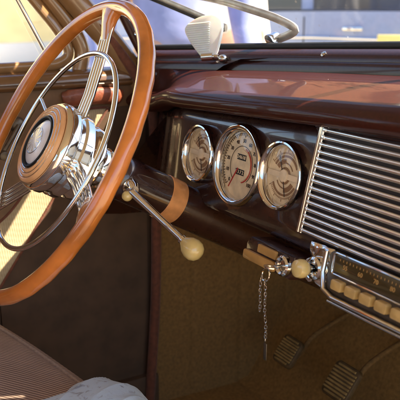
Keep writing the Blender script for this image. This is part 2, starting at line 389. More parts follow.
# right side: open door, sill and rear quarter below its window line, rear pillar, rear wall with window opening
bm = bmesh.new(); box(bm, (XR, -1.6, FL), (XR+0.06, -0.95, 0.085), bevel=0.01); box(bm, (XR, -0.949, FL), (XR+0.06, 0.11, FL+0.08), bevel=0.01); obj('side_wall', bm, 'door_brown', body)
bm = bmesh.new(); box(bm, (XR, -1.6, 0.088), (XR+0.06, -0.95, 0.46)); obj('rear_quarter', bm, 'headliner', body)
bm = bmesh.new(); box(bm, (XL-0.06, -1.6, 0.108), (XL-0.0, -0.80, 0.46)); obj('rear_quarter', bm, 'headliner', body)
bm = bmesh.new(); box(bm, (XL-0.05, -1.66, FL), (XR+0.05, -1.602, 0.15)); obj('rear_wall', bm, 'headliner', body)
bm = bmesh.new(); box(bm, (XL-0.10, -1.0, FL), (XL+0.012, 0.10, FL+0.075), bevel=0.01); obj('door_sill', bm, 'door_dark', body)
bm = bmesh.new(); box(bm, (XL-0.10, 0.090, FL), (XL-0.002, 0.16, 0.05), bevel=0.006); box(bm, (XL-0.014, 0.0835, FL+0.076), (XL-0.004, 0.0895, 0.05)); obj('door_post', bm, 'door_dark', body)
# left A-pillar: garnish on the windshield side, with two screws, and door-post face
pil = [(-0.455, 0.085, 0.02), (-0.455, 0.075, 0.07), (-0.456, 0.035, 0.125), (-0.458, -0.03, 0.20), (-0.46, -0.10, 0.28), (-0.465, -0.17, 0.36), (-0.47, -0.25, 0.455)]
bm = bmesh.new(); tube(bm, catmull(pil, 6), 0.024, 14, flat=(1.0, 0.75, Vector((0, 1, 0.8)))); ap = obj('pillar', bm, 'rail', body)
gar = [(-0.418, 0.098, 0.105), (-0.421, 0.077, 0.135), (-0.427, 0.035, 0.195), (-0.435, -0.01, 0.26), (-0.442, -0.06, 0.34), (-0.446, -0.085, 0.38)]
gar = [glass_pt(-0.435-0.004*k, s)+Vector((0.014, -0.026, 0)) for k, s in enumerate((-0.04, 0.0, 0.05, 0.10, 0.17, 0.25, 0.31))]
bm = bmesh.new(); tube(bm, catmull(gar, 6), 0.019, 14, flat=(1.15, 0.6, Vector((0.4, -1, 0)))); pg = obj('pillar_garnish', bm, 'paint', body)
for s in (0.03, 0.075, 0.15):
    c = glass_pt(-0.437, s)+Vector((0.026, -0.037, 0)); bm = bmesh.new()
    lathe(bm, [(0, 0.002), (0.003, 0.0017), (0.0045, 0), (0.0045, -0.004), (0, -0.004)], 16, Matrix.Translation(c) @ Vector((0.6, -0.8, 0.2)).to_track_quat('Z', 'Y').to_matrix().to_4x4()); obj('screw', bm, 'chrome', pg)
# windlace: round welt round the front of the door opening
bm = bmesh.new(); tube(bm, catmull([(-0.452, -0.03, 0.205), (-0.446, 0.025, 0.135), (-0.438, 0.065, 0.075), (-0.434, 0.086, 0.03), (-0.434, 0.094, -0.05), (-0.434, 0.094, -0.2), (-0.434, 0.088, -0.4), (-0.434, 0.07, -0.628)], 8), 0.0105, 12)
obj('windlace', bm, 'windlace', body)
# left front wing outside, simple bulged panel with depth
bm = bmesh.new()
def wing(u, v):
    y = 0.12+v*1.45; t = u*math.pi
    rr = 0.16+0.10*math.sin(math.pi*min(1, v*1.05))
    return Vector((min(XL-0.10, XL-0.12-rr*math.cos(t)*0.9), y, -0.33+rr*1.25*math.sin(t)-0.12*v))
grid(bm, wing, 24, 24); obj('front_wing', bm, 'dark_paint', body)

# ------------------------------------------------------------------ unseen visors added to block the sun, under the windshield header
def visor(x0, x1, label):
    t = thing('sun_blocker', label, 'sun blocker', ((x0+x1)/2, 0.06, 0.42), 'unseen added sun blockers under the windshield header')
    bm = bmesh.new(); vm = Matrix.Translation(((x0+x1)/2, 0.062, 0.425)) @ Matrix.Rotation(R(90+24), 4, 'X')
    hw = (x1-x0)/2; prism(bm, rrect(-hw, -0.150, hw, 0.0, 0.022), -0.006, 0.006, vm, bevel=0.003); obj('board', bm, 'door_brown', t)
    bm = bmesh.new(); tube(bm, [(x0+0.004, 0.062, 0.431), (x1-0.004, 0.062, 0.431)], 0.005, 10); obj('rod', bm, 'chrome', t)
visor(-0.37, 0.259, 'unseen added visor blocking sun above the steering wheel side of the windshield')
visor(0.271, 0.86, 'unseen added visor blocking sun above the radio side of the windshield')

# ------------------------------------------------------------------ windshield
ws = thing('windshield', 'wide slanted windshield glass with dark rubber seal and brown sill moulding', 'windshield', (CX, 0.19, 0.16))
xs = [XL-0.005+k*(XR-XL+0.01)/60 for k in range(61)]
bm = bmesh.new(); grid(bm, lambda u, v: glass_pt(XL-0.01+u*(XR-XL+0.02), -0.008+v*0.305), 61, 6)
wg = obj('glass', bm, 'glass', ws)
bm = bmesh.new(); tube(bm, [glass_pt(x, 0.0)+Vector((0, -0.004, -0.002)) for x in xs], 0.0062, 10, flat=(1.0, 1.0)); obj('rubber_seal', bm, 'black', ws)
bm = bmesh.new(); tube(bm, [glass_pt(x, 0.0)+Vector((0, 0.012, -0.004)) for x in xs], 0.006, 10); obj('outer_trim', bm, 'black', ws)
# sill garnish moulding: profile swept along the sill
gp = [(0.004, -0.008), (-0.006, -0.0045), (-0.016, -0.0065), (-0.024, -0.0125), (-0.028, -0.019), (-0.0285, -0.024), (-0.0315, -0.0255), (-0.034, -0.031), (-0.034, -0.045), (0.004, -0.045)]
bm = bmesh.new()
rings = []
for x in xs:
    dy = (y_g(x+0.01)-y_g(x-0.01))/0.02; nrm = Vector((-dy, 1, 0)).normalized()
    base = Vector((x, y_g(x), z_g(x)))
    rings.append([bm.verts.new(base+nrm*a+Vector((0, 0, b))) for a, b in gp])
for A, B in zip(rings, rings[1:]):
    for k in range(len(gp)): bm.faces.new((A[k], A[(k+1) % len(gp)], B[(k+1) % len(gp)], B[k]))
gm = obj('sill_moulding', bm, 'sill_paint', ws, sharp=0.9)
for x in (-0.02, 0.30, 0.6):
    bm = bmesh.new(); c = glass_pt(x, 0)+Vector((0, -0.0255, -0.0125))
    lathe(bm, [(0, 0.0016), (0.003, 0.0012), (0.0048, 0), (0.0048, -0.004), (0, -0.004)], 18, Matrix.Translation(c) @ Vector((0, -0.75, 0.65)).to_track_quat('Z', 'Y').to_matrix().to_4x4())
    box(bm, (-0.0035, -0.0005, 0.0012), (0.0035, 0.0005, 0.0021), Matrix.Translation(c) @ Vector((0, -0.75, 0.65)).to_track_quat('Z', 'Y').to_matrix().to_4x4())
    obj('screw', bm, 'dull_chrome', gm)
bm = bmesh.new(); tube(bm, [glass_pt(CX, -0.005+k*0.037)+Vector((0, 0.0, 0)) for k in range(9)], 0.012, 10, flat=(1, 0.8)); obj('divider', bm, 'dark_paint', ws)

# wiper arm and blade outside the glass
path = [(-0.172, 0.010), (-0.135, 0.026), (-0.160, 0.046), (-0.205, 0.064), (-0.262, 0.084), (-0.33, 0.102)]
pts = [glass_pt(x, s, o) for (x, s), o in zip(path, (0.026, 0.034, 0.032, 0.03, 0.028, 0.026))]
bm = bmesh.new(); tube(bm, catmull(pts, 6), 0.0075, 10, flat=(0.55, 1.0, Vector((0, 1, 0.5)))); wa = obj('wiper_arm', bm, 'wiper', ws)
bm = bmesh.new(); c = glass_pt(*path[0], 0.012); lathe(bm, [(0, -0.004), (0.011, -0.004), (0.011, 0.0), (0.0085, 0.005), (0.0085, 0.011), (0.006, 0.016), (0, 0.018)], 20, Matrix.Translation(c) @ Vector((0, 0.8, 0.45)).to_track_quat('Z', 'Y').to_matrix().to_4x4()); obj('pivot', bm, 'chrome', wa)
bm = bmesh.new(); tube(bm, [glass_pt(-0.45+k*0.187/8, 0.124-k*0.090/8, 0.012) for k in range(9)], 0.0085, 8, flat=(0.5, 1.0, Vector((0, 1, 0.4)))); wb = obj('wiper_blade', bm, 'wiper', ws)
bm = bmesh.new(); tube(bm, [glass_pt(-0.45+k*0.187/8, 0.119-k*0.090/8, 0.006) for k in range(9)], 0.003, 6); obj('rubber', bm, 'black', wb)

# ------------------------------------------------------------------ dashboard
LIPY = [(-0.46, 0.062), (-0.36, 0.046), (-0.26, 0.018), (-0.14, 0.0), (0.6, 0.0), (1.0, 0.03)]
FACY = [(-0.47, 0.105), (-0.40, 0.082), (-0.33, 0.052), (-0.27, 0.026), (-0.215, 0.007), (-0.17, 0.0), (0.7, 0.0), (0.98, 0.1)]
def hh(x):
    q = min(x, 0.30); e = min(1.0, max(0.0, (-0.18-x)/0.16)); return -0.022*e*e*(3-2*e)+0.055*(q-0.1)+(0.0 if x < 0.30 else 0.0045*math.sin(min(1.0, (x-0.30)/0.2)*math.pi/2))
def zy(z): return z*math.tan(TAU)
dash = thing('dashboard', 'glossy dark brown vintage dashboard with round gauges and chrome speaker grille', 'dashboard', (CX, 0, -0.08))
NX = 150
dx = [-0.455+k*(XR+0.44-(-0.455)-0.44)/NX for k in range(NX+1)]
def face_y(x, z): return zy(z)+lerp_tab(FACY, x)
# face panel with gauges and the radio opening: from bottom return up to the groove under the brow
def face_prof(x):
    f = lerp_tab(FACY, x)+0.010; h = hh(x)*0.85
    pts = [(0.10+f*0.6, -0.070), (0.02+f, -0.082), (-0.002+f, -0.0825), (-0.0115+f, -0.079), (-0.0145+f, -0.071)]
    for k in range(1, 9):
        z = -0.071+k*(0.066+h+0.071)/8; pts.append((zy(z)-0.002+f, z))
    pts += [(0.016+f, 0.072+h), (0.03+f, 0.078+h)]
    return pts
bm = bmesh.new(); rings = []
for x in dx: rings.append([bm.verts.new((x, y, z)) for y, z in face_prof(x)])
for A, B in zip(rings, rings[1:]):
    for k in range(len(A)-1): bm.faces.new((A[k], A[k+1], B[k+1], B[k]))
panel = obj('instrument_panel', bm, 'dark_paint', dash, sharp=1.2)
# brow: rounded lip that overhangs the face, and the deck running back to the sill
def brow_prof(x):
    l = lerp_tab(LIPY, x); h = hh(x); f = lerp_tab(FACY, x)
    pts = [(0.03+f, 0.0765+h), (0.010+max(l, 0), 0.0755+h), (-0.006+l, 0.0765+h), (-0.0145+l, 0.0795+h), (-0.0195+l, 0.085+h), (-0.0205+l, 0.0905+h), (-0.0175+l, 0.0965+h), (-0.010+l, 0.1020+h), (0.003+l, 0.1070+h), (0.022+l, 0.1110+h)]
    y1 = y_g(x)-0.036; z1 = z_g(x)-0.040; y0, z0 = pts[-1]
    for k in range(1, 9):
        t = k/8; pts.append((y0+(y1-y0)*t, z0+(z1-z0)*t+0.006*math.sin(math.pi*t)))
    return pts
for nm, sl_, mt in (('brow', slice(0, 9), 'paint'), ('dash_top', slice(8, None), 'paint')):
    bm = bmesh.new(); rings = []
    for x in dx: rings.append([bm.verts.new((x, y, z)) for y, z in brow_prof(x)[sl_]])
    for A, B in zip(rings, rings[1:]):
        for k in range(len(A)-1): bm.faces.new((A[k], A[k+1], B[k+1], B[k]))
    obj(nm, bm, mt, dash, sharp=1.2)
# ridged strip under the brow above the grille
bm = bmesh.new()
for k in range(3):
    tube(bm, [(x, zy(0.083)-0.0045-0.002*k, 0.0685+0.0035*k+hh(x)*0.85) for x in [0.17+j*0.27/20 for j in range(21)]], 0.0016, 8)
obj('brow_bead', bm, 'dark_paint', dash)

def dloc(x, z, off=0.0):
    """point on the dash face plane"""
    return Vector((x, zy(z)-off*math.cos(TAU), z+off*math.sin(TAU)))
def gauge(x, zc, r, kind):
    F = frame_of(dloc(x, zc, -0.0062), TAU)
    bm = bmesh.new()
    lathe(bm, [(r*0.80, 0.001), (r*0.81, 0.0065), (r*0.845, 0.0105), (r*0.91, 0.0125), (r*0.955, 0.0120), (r*0.985, 0.0095), (r, 0.006), (r, -0.008), (r*0.80, -0.008), (r*0.80, 0.001)], 72)
    g = obj('speedometer' if kind == 's' else 'gauge', bm, 'chrome', dash, basis=F, world=False) if False else None
    me_o = obj('speedometer' if kind == 's' else 'gauge', bm, 'chrome', None, basis=F)
    me_o.parent = dash; me_o.matrix_parent_inverse = W[dash].inverted()
    g = me_o
    R0 = r*0.815
    bm = bmesh.new(); lathe(bm, [(0, -0.0005), (R0*0.6, -0.0005), (R0, -0.0005), (R0, -0.003), (0, -0.003)], 64); obj('dial', bm, 'dial', g, world=False)
    if kind == 's':
        bm = bmesh.new()
        for k in range(51):
            a = 225-270*k/50; L = 0.10 if k % 5 == 0 else 0.055
            box(bm, (R0*(0.93-L), -R0*0.010, 0), (R0*0.93, R0*0.010, 0.0004), Matrix.Rotation(R(a), 4, 'Z'))
        flat_arc(bm, R0*0.935, R0*0.95, 225, -45, 0.0, 0.0004, 60)
        flat_arc(bm, R0*0.56, R0*0.575, 230, -50, 0.0, 0.0004, 60)
        obj('scale', bm, 'ink', g, world=False)
        bm = bmesh.new()
        for k in range(11):
            a = R(225-27*k); text_bm(bm, str(k*10), R0*0.155, Matrix.Translation((R0*0.72*math.cos(a), R0*0.72*math.sin(a), 0.0004)))
        obj('numerals', bm, 'ink', g, world=False)
        bm = bmesh.new(); flat_arc(bm, R0*0.495, R0*0.525, 75, -75, 0.0002, 0.0008, 40); obj('red_arc', bm, 'red', g, world=False)
        bm = bmesh.new()
        lathe(bm, [(0, 0.0008), (R0*0.46, 0.0008), (R0*0.46, -0.0004), (0, -0.0004)], 40); obj('centre_disc', bm, 'dial', g, world=False)
        for yy, n in ((0.24, 5), (-0.20, 4)):
            bm = bmesh.new(); box(bm, (-R0*0.22, R0*(yy-0.085), 0.0006), (R0*0.22, R0*(yy+0.085), 0.0014)); od = obj('odometer', bm, 'black', g, world=False)
            bm = bmesh.new(); s = '24618' if n == 5 else '0372'
            for q, ch in enumerate(s): text_bm(bm, ch, R0*0.15, Matrix.Translation((R0*(-0.17+0.34*q/(n-1)), R0*yy, 0.0017)))
            obj('digits', bm, 'dial_pale', od, world=False)
        bm = bmesh.new(); box(bm, (-R0*0.02, R0*0.1, 0.003), (R0*0.02, R0*0.82, 0.004), Matrix.Rotation(R(150), 4, 'Z'), bevel=0.0003); obj('needle', bm, 'red', g, world=False)
    else:
        bm = bmesh.new(); flat_arc(bm, R0*0.64, R0*0.71, 28, 152, 0.0, 0.0005, 30); flat_arc(bm, R0*0.64, R0*0.71, 208, 332, 0.0, 0.0005, 30)
        flat_arc(bm, R0*0.42, R0*0.58, 95, 150, 0.0, 0.0005, 16); flat_arc(bm, R0*0.42, R0*0.58, 275, 332, 0.0, 0.0005, 16); flat_arc(bm, R0*0.42, R0*0.455, 30, 95, 0.0, 0.0005, 16); flat_arc(bm, R0*0.42, R0*0.455, 210, 275, 0.0, 0.0005, 16)
        for s in (1, -1):
            for k in range(25):
                a = s*(30+5*k); box(bm, (R0*0.76, -R0*0.009, 0), (R0*(0.91 if k % 6 == 0 else 0.82), R0*0.009, 0.0004), Matrix.Rotation(R(a), 4, 'Z'))
        flat_arc(bm, R0*0.20, R0*0.30, 20, 160, 0.0, 0.0005, 24); flat_arc(bm, R0*0.20, R0*0.30, 200, 340, 0.0, 0.0005, 24)
        obj('scale', bm, 'dial_brown', g, world=False)
        bm = bmesh.new(); box(bm, (-R0*0.93, -R0*0.10, 0.0008), (R0*0.93, R0*0.10, 0.0024), bevel=0.0006)
        lathe(bm, [(0, 0.0042), (R0*0.15, 0.004), (R0*0.22, 0.003), (R0*0.23, 0.0009), (0, 0.0009)], 32)
        obj('bar', bm, 'dial_pale', g, world=False)
        for a in (118, -70):
            bm = bmesh.new(); box(bm, (R0*0.2, -R0*0.016, 0.0026), (R0*0.74, R0*0.016, 0.0034), Matrix.Rotation(R(a), 4, 'Z'), bevel=0.0002); obj('needle', bm, 'ink', g, world=False)
    bm = bmesh.new(); lathe(bm, [(0, 0.0105), (R0*0.3, 0.0101), (R0*0.7, 0.0085), (R0*0.985, 0.0060)], 48); obj('glass', bm, 'dial_glass', g, world=False)
    return g
gauge(-0.1000, -0.002, 0.0452, 'l'); gauge(0.0080, 0.0, 0.0590, 's'); gauge(0.1090, 0.005, 0.0462, 'r')

# speaker grille: dark recess, chrome side strips, horizontal chrome bars
F = frame_of((0, 0, 0), TAU)            # plane coordinates: x, y=up along face, z=out
def onface(o, parent): o.parent = parent; o.matrix_parent_inverse = W[parent].inverted(); return o
GT, GB = 0.0795, -0.0525
def gx0(v): return 0.1685+(v-GB)/(GT-GB)*0.0105
bm = bmesh.new(); prism(bm, [(gx0(GB), GB-0.003), (0.437, GB-0.003), (0.431, GT+0.002), (gx0(GT), GT+0.002)], -0.016, 0.0035); gr = onface(obj('speaker_grille', bm, 'void', None, basis=F), dash)
for k in range(2):
    bm = bmesh.new(); tube(bm, [(gx0(GB+(GT-GB)*j/10)+0.0015+0.0052*k-0.002, GB+(GT-GB)*j/10-0.001, 0.006) for j in range(11)], 0.0025, 10)
    obj('edge_strip', bm, 'chrome', gr, world=False)
bm = bmesh.new(); tube(bm, [(0.4375-0.006*j/10, GB+(GT-GB)*j/10, 0.006) for j in range(11)], 0.002, 10); obj('edge_strip', bm, 'chrome', gr, world=False)
NB = 15
for k in range(NB):
    v = 0.0755-k*(0.0755+0.0495)/(NB-1)+rnd.uniform(-0.0002, 0.0002)
    bm = bmesh.new()
    tube(bm, [(gx0(v)+0.0075, v, 0.0075), (0.30, v, 0.0085), (0.433, v, 0.0075)], 0.0028, 10, flat=(1.0, 0.9))
    box(bm, (gx0(v)+0.0072, v-0.0022, 0.004), (gx0(v)+(0.0135 if k < 2 else 0.0105), v+0.0022, 0.0105), bevel=0.0005)
    obj('grille_bar', bm, 'bar_chrome', gr, world=False)

# radio under the grille
bm = bmesh.new(); prism(bm, rrect(0.238, -0.108, 0.470, -0.0565, 0.006), -0.02, 0.012, bevel=0.002); rd = onface(obj('radio', bm, 'steel', None, basis=F), dash)
bm = bmesh.new(); prism(bm, rrect(0.250, -0.0795, 0.455, -0.0585, 0.003), 0.0122, 0.0135, bevel=0.0004); rw = obj('dial_window', bm, mat('dial_window', (0.05, 0.036, 0.014), 0.15, 0, 1.0, noise_scale=30), rd, world=False)
bm = bmesh.new()
for k, s in enumerate(('55', '60', '70', '80', '100', '120', '140', '160')): text_bm(bm, s, 0.0072, Matrix.Translation((0.268+k*0.0245, -0.070, 0.0138)))
for k in range(36): box(bm, (0.258+k*0.0054, -0.0645, 0.0135), (0.2586+k*0.0054, -0.062, 0.0138))
obj('numerals', bm, 'tan_plastic', rw, world=False)
bm = bmesh.new(); tube(bm, [Vector((x, y, 0.0135)) for x, y in rrect(0.2475, -0.0815, 0.458, -0.0568, 0.004, 4)], 0.0012, 8, closed=True); obj('trim', bm, 'chrome', rd, world=False)
for k in range(8):
    x = 0.2545+k*0.0235
    bm = bmesh.new(); prism(bm, rrect(x+0.001, -0.0975, x+0.0185, -0.0855, 0.003), 0.0122, 0.0205, bevel=0.0016); obj('push_button', bm, 'button', rd, world=False)
bm = bmesh.new(); tube(bm, [(0.232, -0.060, 0.012), (0.233, -0.085, 0.014), (0.240, -0.1035, 0.015), (0.258, -0.1085, 0.016), (0.32, -0.1075, 0.016), (0.47, -0.1055, 0.015)], 0.0032, 12); obj('trim', bm, 'chrome', rd, world=False)
bm = bmesh.new(); tube(bm, [(0.250, -0.1145, 0.014), (0.32, -0.114, 0.014), (0.47, -0.112, 0.013)], 0.002, 10); obj('trim', bm, 'dull_chrome', rd, world=False)
# crumpled chrome escutcheon between the grille corner and the radio
bm = bmesh.new()
prism(bm, [(0.196, -0.057), (0.237, -0.0565), (0.246, -0.076), (0.243, -0.104), (0.228, -0.112), (0.214, -0.104), (0.203, -0.108), (0.190, -0.100), (0.187, -0.085), (0.197, -0.076)], -0.018, 0.006, bevel=0.003)
bmesh.ops.triangulate(bm, faces=bm.faces[:]); bmesh.ops.subdivide_edges(bm, edges=bm.edges[:], cuts=3, use_grid_fill=True)
for v in bm.verts:
    if v.co.z > 0.001: v.co.z += 0.006*noise.noise(v.co*70+Vector((3, 1, 0)))
es = onface(obj('escutcheon', bm, 'chrome', None, basis=F, sharp=1.5), dash)
def pull_knob(x, v, length, r, name, m):
    bm = bmesh.new(); lathe(bm, [(0.0135, 0), (0.0150, 0.004), (0.0135, 0.010), (0.0105, 0.012), (0.0095, 0.009), (0.0085, 0.002)], 32, Matrix.Translation((x, v, 0.004))); o = onface(obj(name, bm, 'chrome', None, basis=F), dash)
    bm = bmesh.new(); lathe(bm, [(0.0045, 0), (0.0045, length), (0, length)], 20, Matrix.Translation((x, v, 0.004))); obj('shaft', bm, 'chrome', o, world=False)
    bm = bmesh.new(); lathe(bm, [(0.004, length-0.004), (r*0.75, length-0.001), (r, length+0.004), (r*1.02, length+0.009), (r*0.9, length+0.0135), (r*0.5, length+0.016), (0, length+0.0165)], 32, Matrix.Translation((x, v, 0.004))); obj('knob', bm, m, o, world=False)
pull_knob(0.2165, -0.086, 0.022, 0.0112, 'choke_pull', 'cream')
# switch box under the panel, with ignition lock ring
bm = bmesh.new(); prism(bm, [(0.085, -0.114), (0.176, -0.114), (0.182, -0.105), (0.182, -0.083), (0.085, -0.083), (0.078, -0.092), (0.078, -0.106)], -0.03, 0.016, bevel=0.004)
sb = onface(obj('switch_box', bm, 'dark_paint', None, basis=F), dash)
bm = bmesh.new(); prism(bm, rrect(0.081, -0.1125, 0.150, -0.0995, 0.004), 0.0165, 0.021, bevel=0.0015); obj('lower_plate', bm, 'tan_plastic', sb, world=False)
bm = bmesh.new(); prism(bm, rrect(0.110, -0.0965, 0.150, -0.0855, 0.002), 0.0165, 0.020, bevel=0.001); obj('upper_plate', bm, 'tan_plastic', sb, world=False)
bm = bmesh.new(); lathe(bm, [(0.0075, 0.001), (0.0080, 0.005), (0.0105, 0.0065), (0.0130, 0.0045), (0.0135, 0), (0.0075, 0)], 36, Matrix.Translation((0.166, -0.0985, 0.0165))); lk = obj('lock_ring', bm, 'chrome', sb, world=False)
bm = bmesh.new(); lathe(bm, [(0, 0.003), (0.0072, 0.0025), (0.0074, 0), (0, 0)], 30, Matrix.Translation((0.166, -0.0985, 0.0165))); obj('barrel', bm, 'dull_chrome', sb, world=False)

# key with hanging ball chain
kloc = F @ Vector((0.166, -0.0985, 0.019))
key = thing('key_chain', 'small key in the lock with a thin beaded chain hanging down', 'keys', kloc)
bm = bmesh.new(); nrm = (F.to_3x3() @ Vector((0, 0, 1))).normalized()
up = F.to_3x3() @ Vector((0, 1, 0)); ri = Vector((1, 0, 0))
KM = Matrix((( ri.x, up.x, nrm.x, kloc.x), (ri.y, up.y, nrm.y, kloc.y), (ri.z, up.z, nrm.z, kloc.z), (0, 0, 0, 1)))
box(bm, (-0.003, -0.0008, -0.001), (0.003, 0.0008, 0.012), KM, bevel=0.0003)
lathe(bm, [(0.0035, -0.0009), (0.0085, -0.0009), (0.0085, 0.0009), (0.0035, 0.0009), (0.0035, -0.0009)], 24, KM @ Matrix.Translation((0, -0.001, 0.019)) @ Matrix.Rotation(R(90), 4, 'X'))
obj('key', bm, 'dull_chrome', key)
kb = KM @ Vector((-0.001, -0.007, 0.022))
bm = bmesh.new(); tube(bm, [kb+Vector((0.0075*math.cos(a), 0.002*math.sin(a)-0.002, 0.0075*math.sin(a)-0.004)) for a in [k*2*math.pi/20 for k in range(20)]], 0.0009, 6, closed=True); obj('split_ring', bm, 'chrome', key)
def links(x, y, ztop, n, sway, nm):
    bm = bmesh.new()
    for k in range(n):
        z = ztop-0.0043*k; a = k*math.pi/2+0.3*k; cx = x+sway*math.sin(k*0.55)*0.0016+0.0004*k*sway; 
        tube(bm, [Vector((cx+0.0016*math.cos(t)*math.cos(a), y+0.0016*math.cos(t)*math.sin(a), z+0.0030*math.sin(t))) for t in [j*2*math.pi/10 for j in range(10)]], 0.0006, 5, closed=True)
    return obj(nm, bm, 'dull_chrome', key)
links(kb.x, kb.y-0.003, kb.z-0.012, 19, 0.6, 'chain'); links(kb.x-0.006, kb.y-0.004, kb.z-0.010, 11, -0.8, 'chain')
bm = bmesh.new(); box(bm, (kb.x+0.002, kb.y-0.0045, kb.z-0.116), (kb.x+0.0085, kb.y-0.0035, kb.z-0.093), bevel=0.0004); obj('tag', bm, 'steel', key)

# ------------------------------------------------------------------ steering wheel
WT = 0.5275; WC = Vector((-0.1075, -0.2333, 0.0291)); RW = 0.215
wf = frame_of(WC, WT)
wheel = thing('steering_wheel', 'amber plastic banjo steering wheel with chrome rod spokes and horn ring', 'steering wheel', wf)
bm = bmesh.new(); NS = 240; SG = 20; rr = []
for i in range(NS):
    a = 2*math.pi*i/NS; ring = []
    for k in range(SG):
        t = 2*math.pi*k/SG; ct, st = math.cos(t), math.sin(t)        # ct outward, st towards driver
        r = 0.0103
        back = max(0.0, -st*0.8+0.25*ct)
        r += 0.00045*back*math.sin(a*34)                                 # finger grips on the far side
        r *= 1+0.05*st
        ring.append(bm.verts.new(((RW+r*ct*1.0)*math.cos(a), (RW+r*ct)*math.sin(a), r*st*1.08)))
    rr.append(ring)
for i in range(NS):
    A = rr[i]; B = rr[(i+1) % NS]
    for k in range(SG): bm.faces.new((A[k], A[(k+1) % SG], B[(k+1) % SG], B[k]))
obj('rim', bm, 'amber', wheel, world=False, sharp=2)
HB = -0.055
for ang in (93.5, -14.5, 224):
    c, s = math.cos(R(ang)), math.sin(R(ang)); rad = Vector((c, s, 0)); tg = Vector((-s, c, 0))
    bm = bmesh.new()
    for k in range(4):
        off = (k-1.5)*0.0080
        tube(bm, [rad*0.035+tg*off*1.15+Vector((0, 0, -0.024)), rad*0.09+tg*off*1.05+Vector((0, 0, -0.021)), rad*0.15+tg*off+Vector((0, 0, -0.012)), rad*0.196+tg*off*0.9+Vector((0, 0, -0.003))], 0.0030, 10)
    sp = obj('spoke', bm, 'chrome', wheel, world=False)
    bm = bmesh.new()
    secs = []
    for q, (rq, wq, zq, hq) in enumerate(((0.168, 0.0125, -0.009, 0.0050), (0.176, 0.0135, -0.007, 0.0065), (0.188, 0.0145, -0.0035, 0.0085), (0.198, 0.019, -0.001, 0.0095), (0.209, 0.028, 0, 0.0100))):
        secs.append([bm.verts.new(rad*rq+tg*wq*math.cos(t)+Vector((0, 0, zq+hq*math.sin(t)))) for t in [j*2*math.pi/16 for j in range(16)]])
    for A, B in zip(secs, secs[1:]):
        for k in range(16): bm.faces.new((A[k], A[(k+1) % 16], B[(k+1) % 16], B[k]))
    bm.faces.new(secs[0]); bm.faces.new(secs[-1])
    obj('rim_socket', bm, 'amber', sp, world=False)
# horn ring with its two short arms
bm = bmesh.new(); tube(bm, [Vector((0.1463*math.cos(a), 0.1463*math.sin(a), -0.0045)) for a in [k*2*math.pi/120 for k in range(120)]], 0.0036, 12, closed=True)
for ang in (155,):
    c, s = math.cos(R(ang)), math.sin(R(ang))
    tube(bm, [(0.052*c, 0.052*s, -0.014), (0.10*c, 0.10*s, -0.010), (0.146*c, 0.146*s, -0.0045)], 0.0026, 10)
obj('horn_ring', bm, 'chrome', wheel, world=False)
# hub: stepped chrome drum
bm = bmesh.new(); lathe(bm, [(0.0, -0.002), (0.0435, -0.002), (0.0465, 0.0045), (0.0535, 0.0045), (0.0565, 0.001), (0.0575, -0.006), (0.0565, -0.014), (0.0520, -0.019), (0.0520, -0.024), (0.0545, -0.027), (0.0545, -0.036), (0.050, -0.040), (0.047, -0.041), (0.047, -0.047), (0.049, -0.050), (0.049, -0.058), (0.042, -0.064), (0.030, -0.068), (0.0, -0.068)], 72)
HUBM = Matrix.Translation((0, 0, 0.006)) @ Matrix.Diagonal((1.13, 1.13, 1.08, 1))
hub = obj('hub', bm, 'chrome', wheel, world=False, sharp=0.6, basis=HUBM)
bm = bmesh.new()
prof = [(0.0440, 0.0025), (0.0440, 0.0055)]
for k in range(3):
    r0 = 0.0435-k*0.0046; prof += [(r0-0.0006, 0.0070+k*0.0012), (r0-0.0020, 0.0080+k*0.0012), (r0-0.0034, 0.0070+k*0.0012), (r0-0.0043, 0.0056+k*0.0012)]
prof += [(0.0295, 0.0065), (0.0, 0.0065), (0.0, 0.0025), (0.0440, 0.0025)]
HBM = Matrix.Translation((0, 0, 0.0085)) @ Matrix.Diagonal((1.31, 1.31, 1.1, 1))
lathe(bm, prof, 72); hbn = obj('horn_button', bm, 'amber_ring', wheel, world=False, basis=HBM)
for k in range(3):
    bm = bmesh.new(); r0 = 0.0435-k*0.0046
    tube(bm, [Vector(((r0-0.0042)*math.cos(a), (r0-0.0042)*math.sin(a), 0.0070+k*0.0012)) for a in [j*2*math.pi/90 for j in range(90)]], 0.00055, 8, closed=True); obj('ring', bm, 'chrome', hbn, world=False)
bm = bmesh.new(); lathe(bm, [(0.0290, 0.0070), (0.0285, 0.0115), (0.0270, 0.0115), (0.0262, 0.0075), (0.0, 0.0075)], 72); obj('cup', bm, 'black', hbn, world=False)
bm = bmesh.new(); lathe(bm, [(0.0, 0.0145), (0.012, 0.0138), (0.020, 0.0118), (0.0248, 0.0085), (0.0248, 0.0076), (0, 0.0076)], 64); em = obj('emblem', bm, 'emblem', hbn, world=False)
bm = bmesh.new(); tube(bm, [Vector((0.0145*math.cos(a), 0.0145*math.sin(a), 0.0132)) for a in [j*2*math.pi/48 for j in range(48)]], 0.0006, 6, closed=True)
for k in range(12): box(bm, (0.005, -0.0004, 0.0132), (0.0135, 0.0004, 0.0142), Matrix.Rotation(k*math.pi/6, 4, 'Z'))
obj('relief', bm, 'dull_chrome', em, world=False)

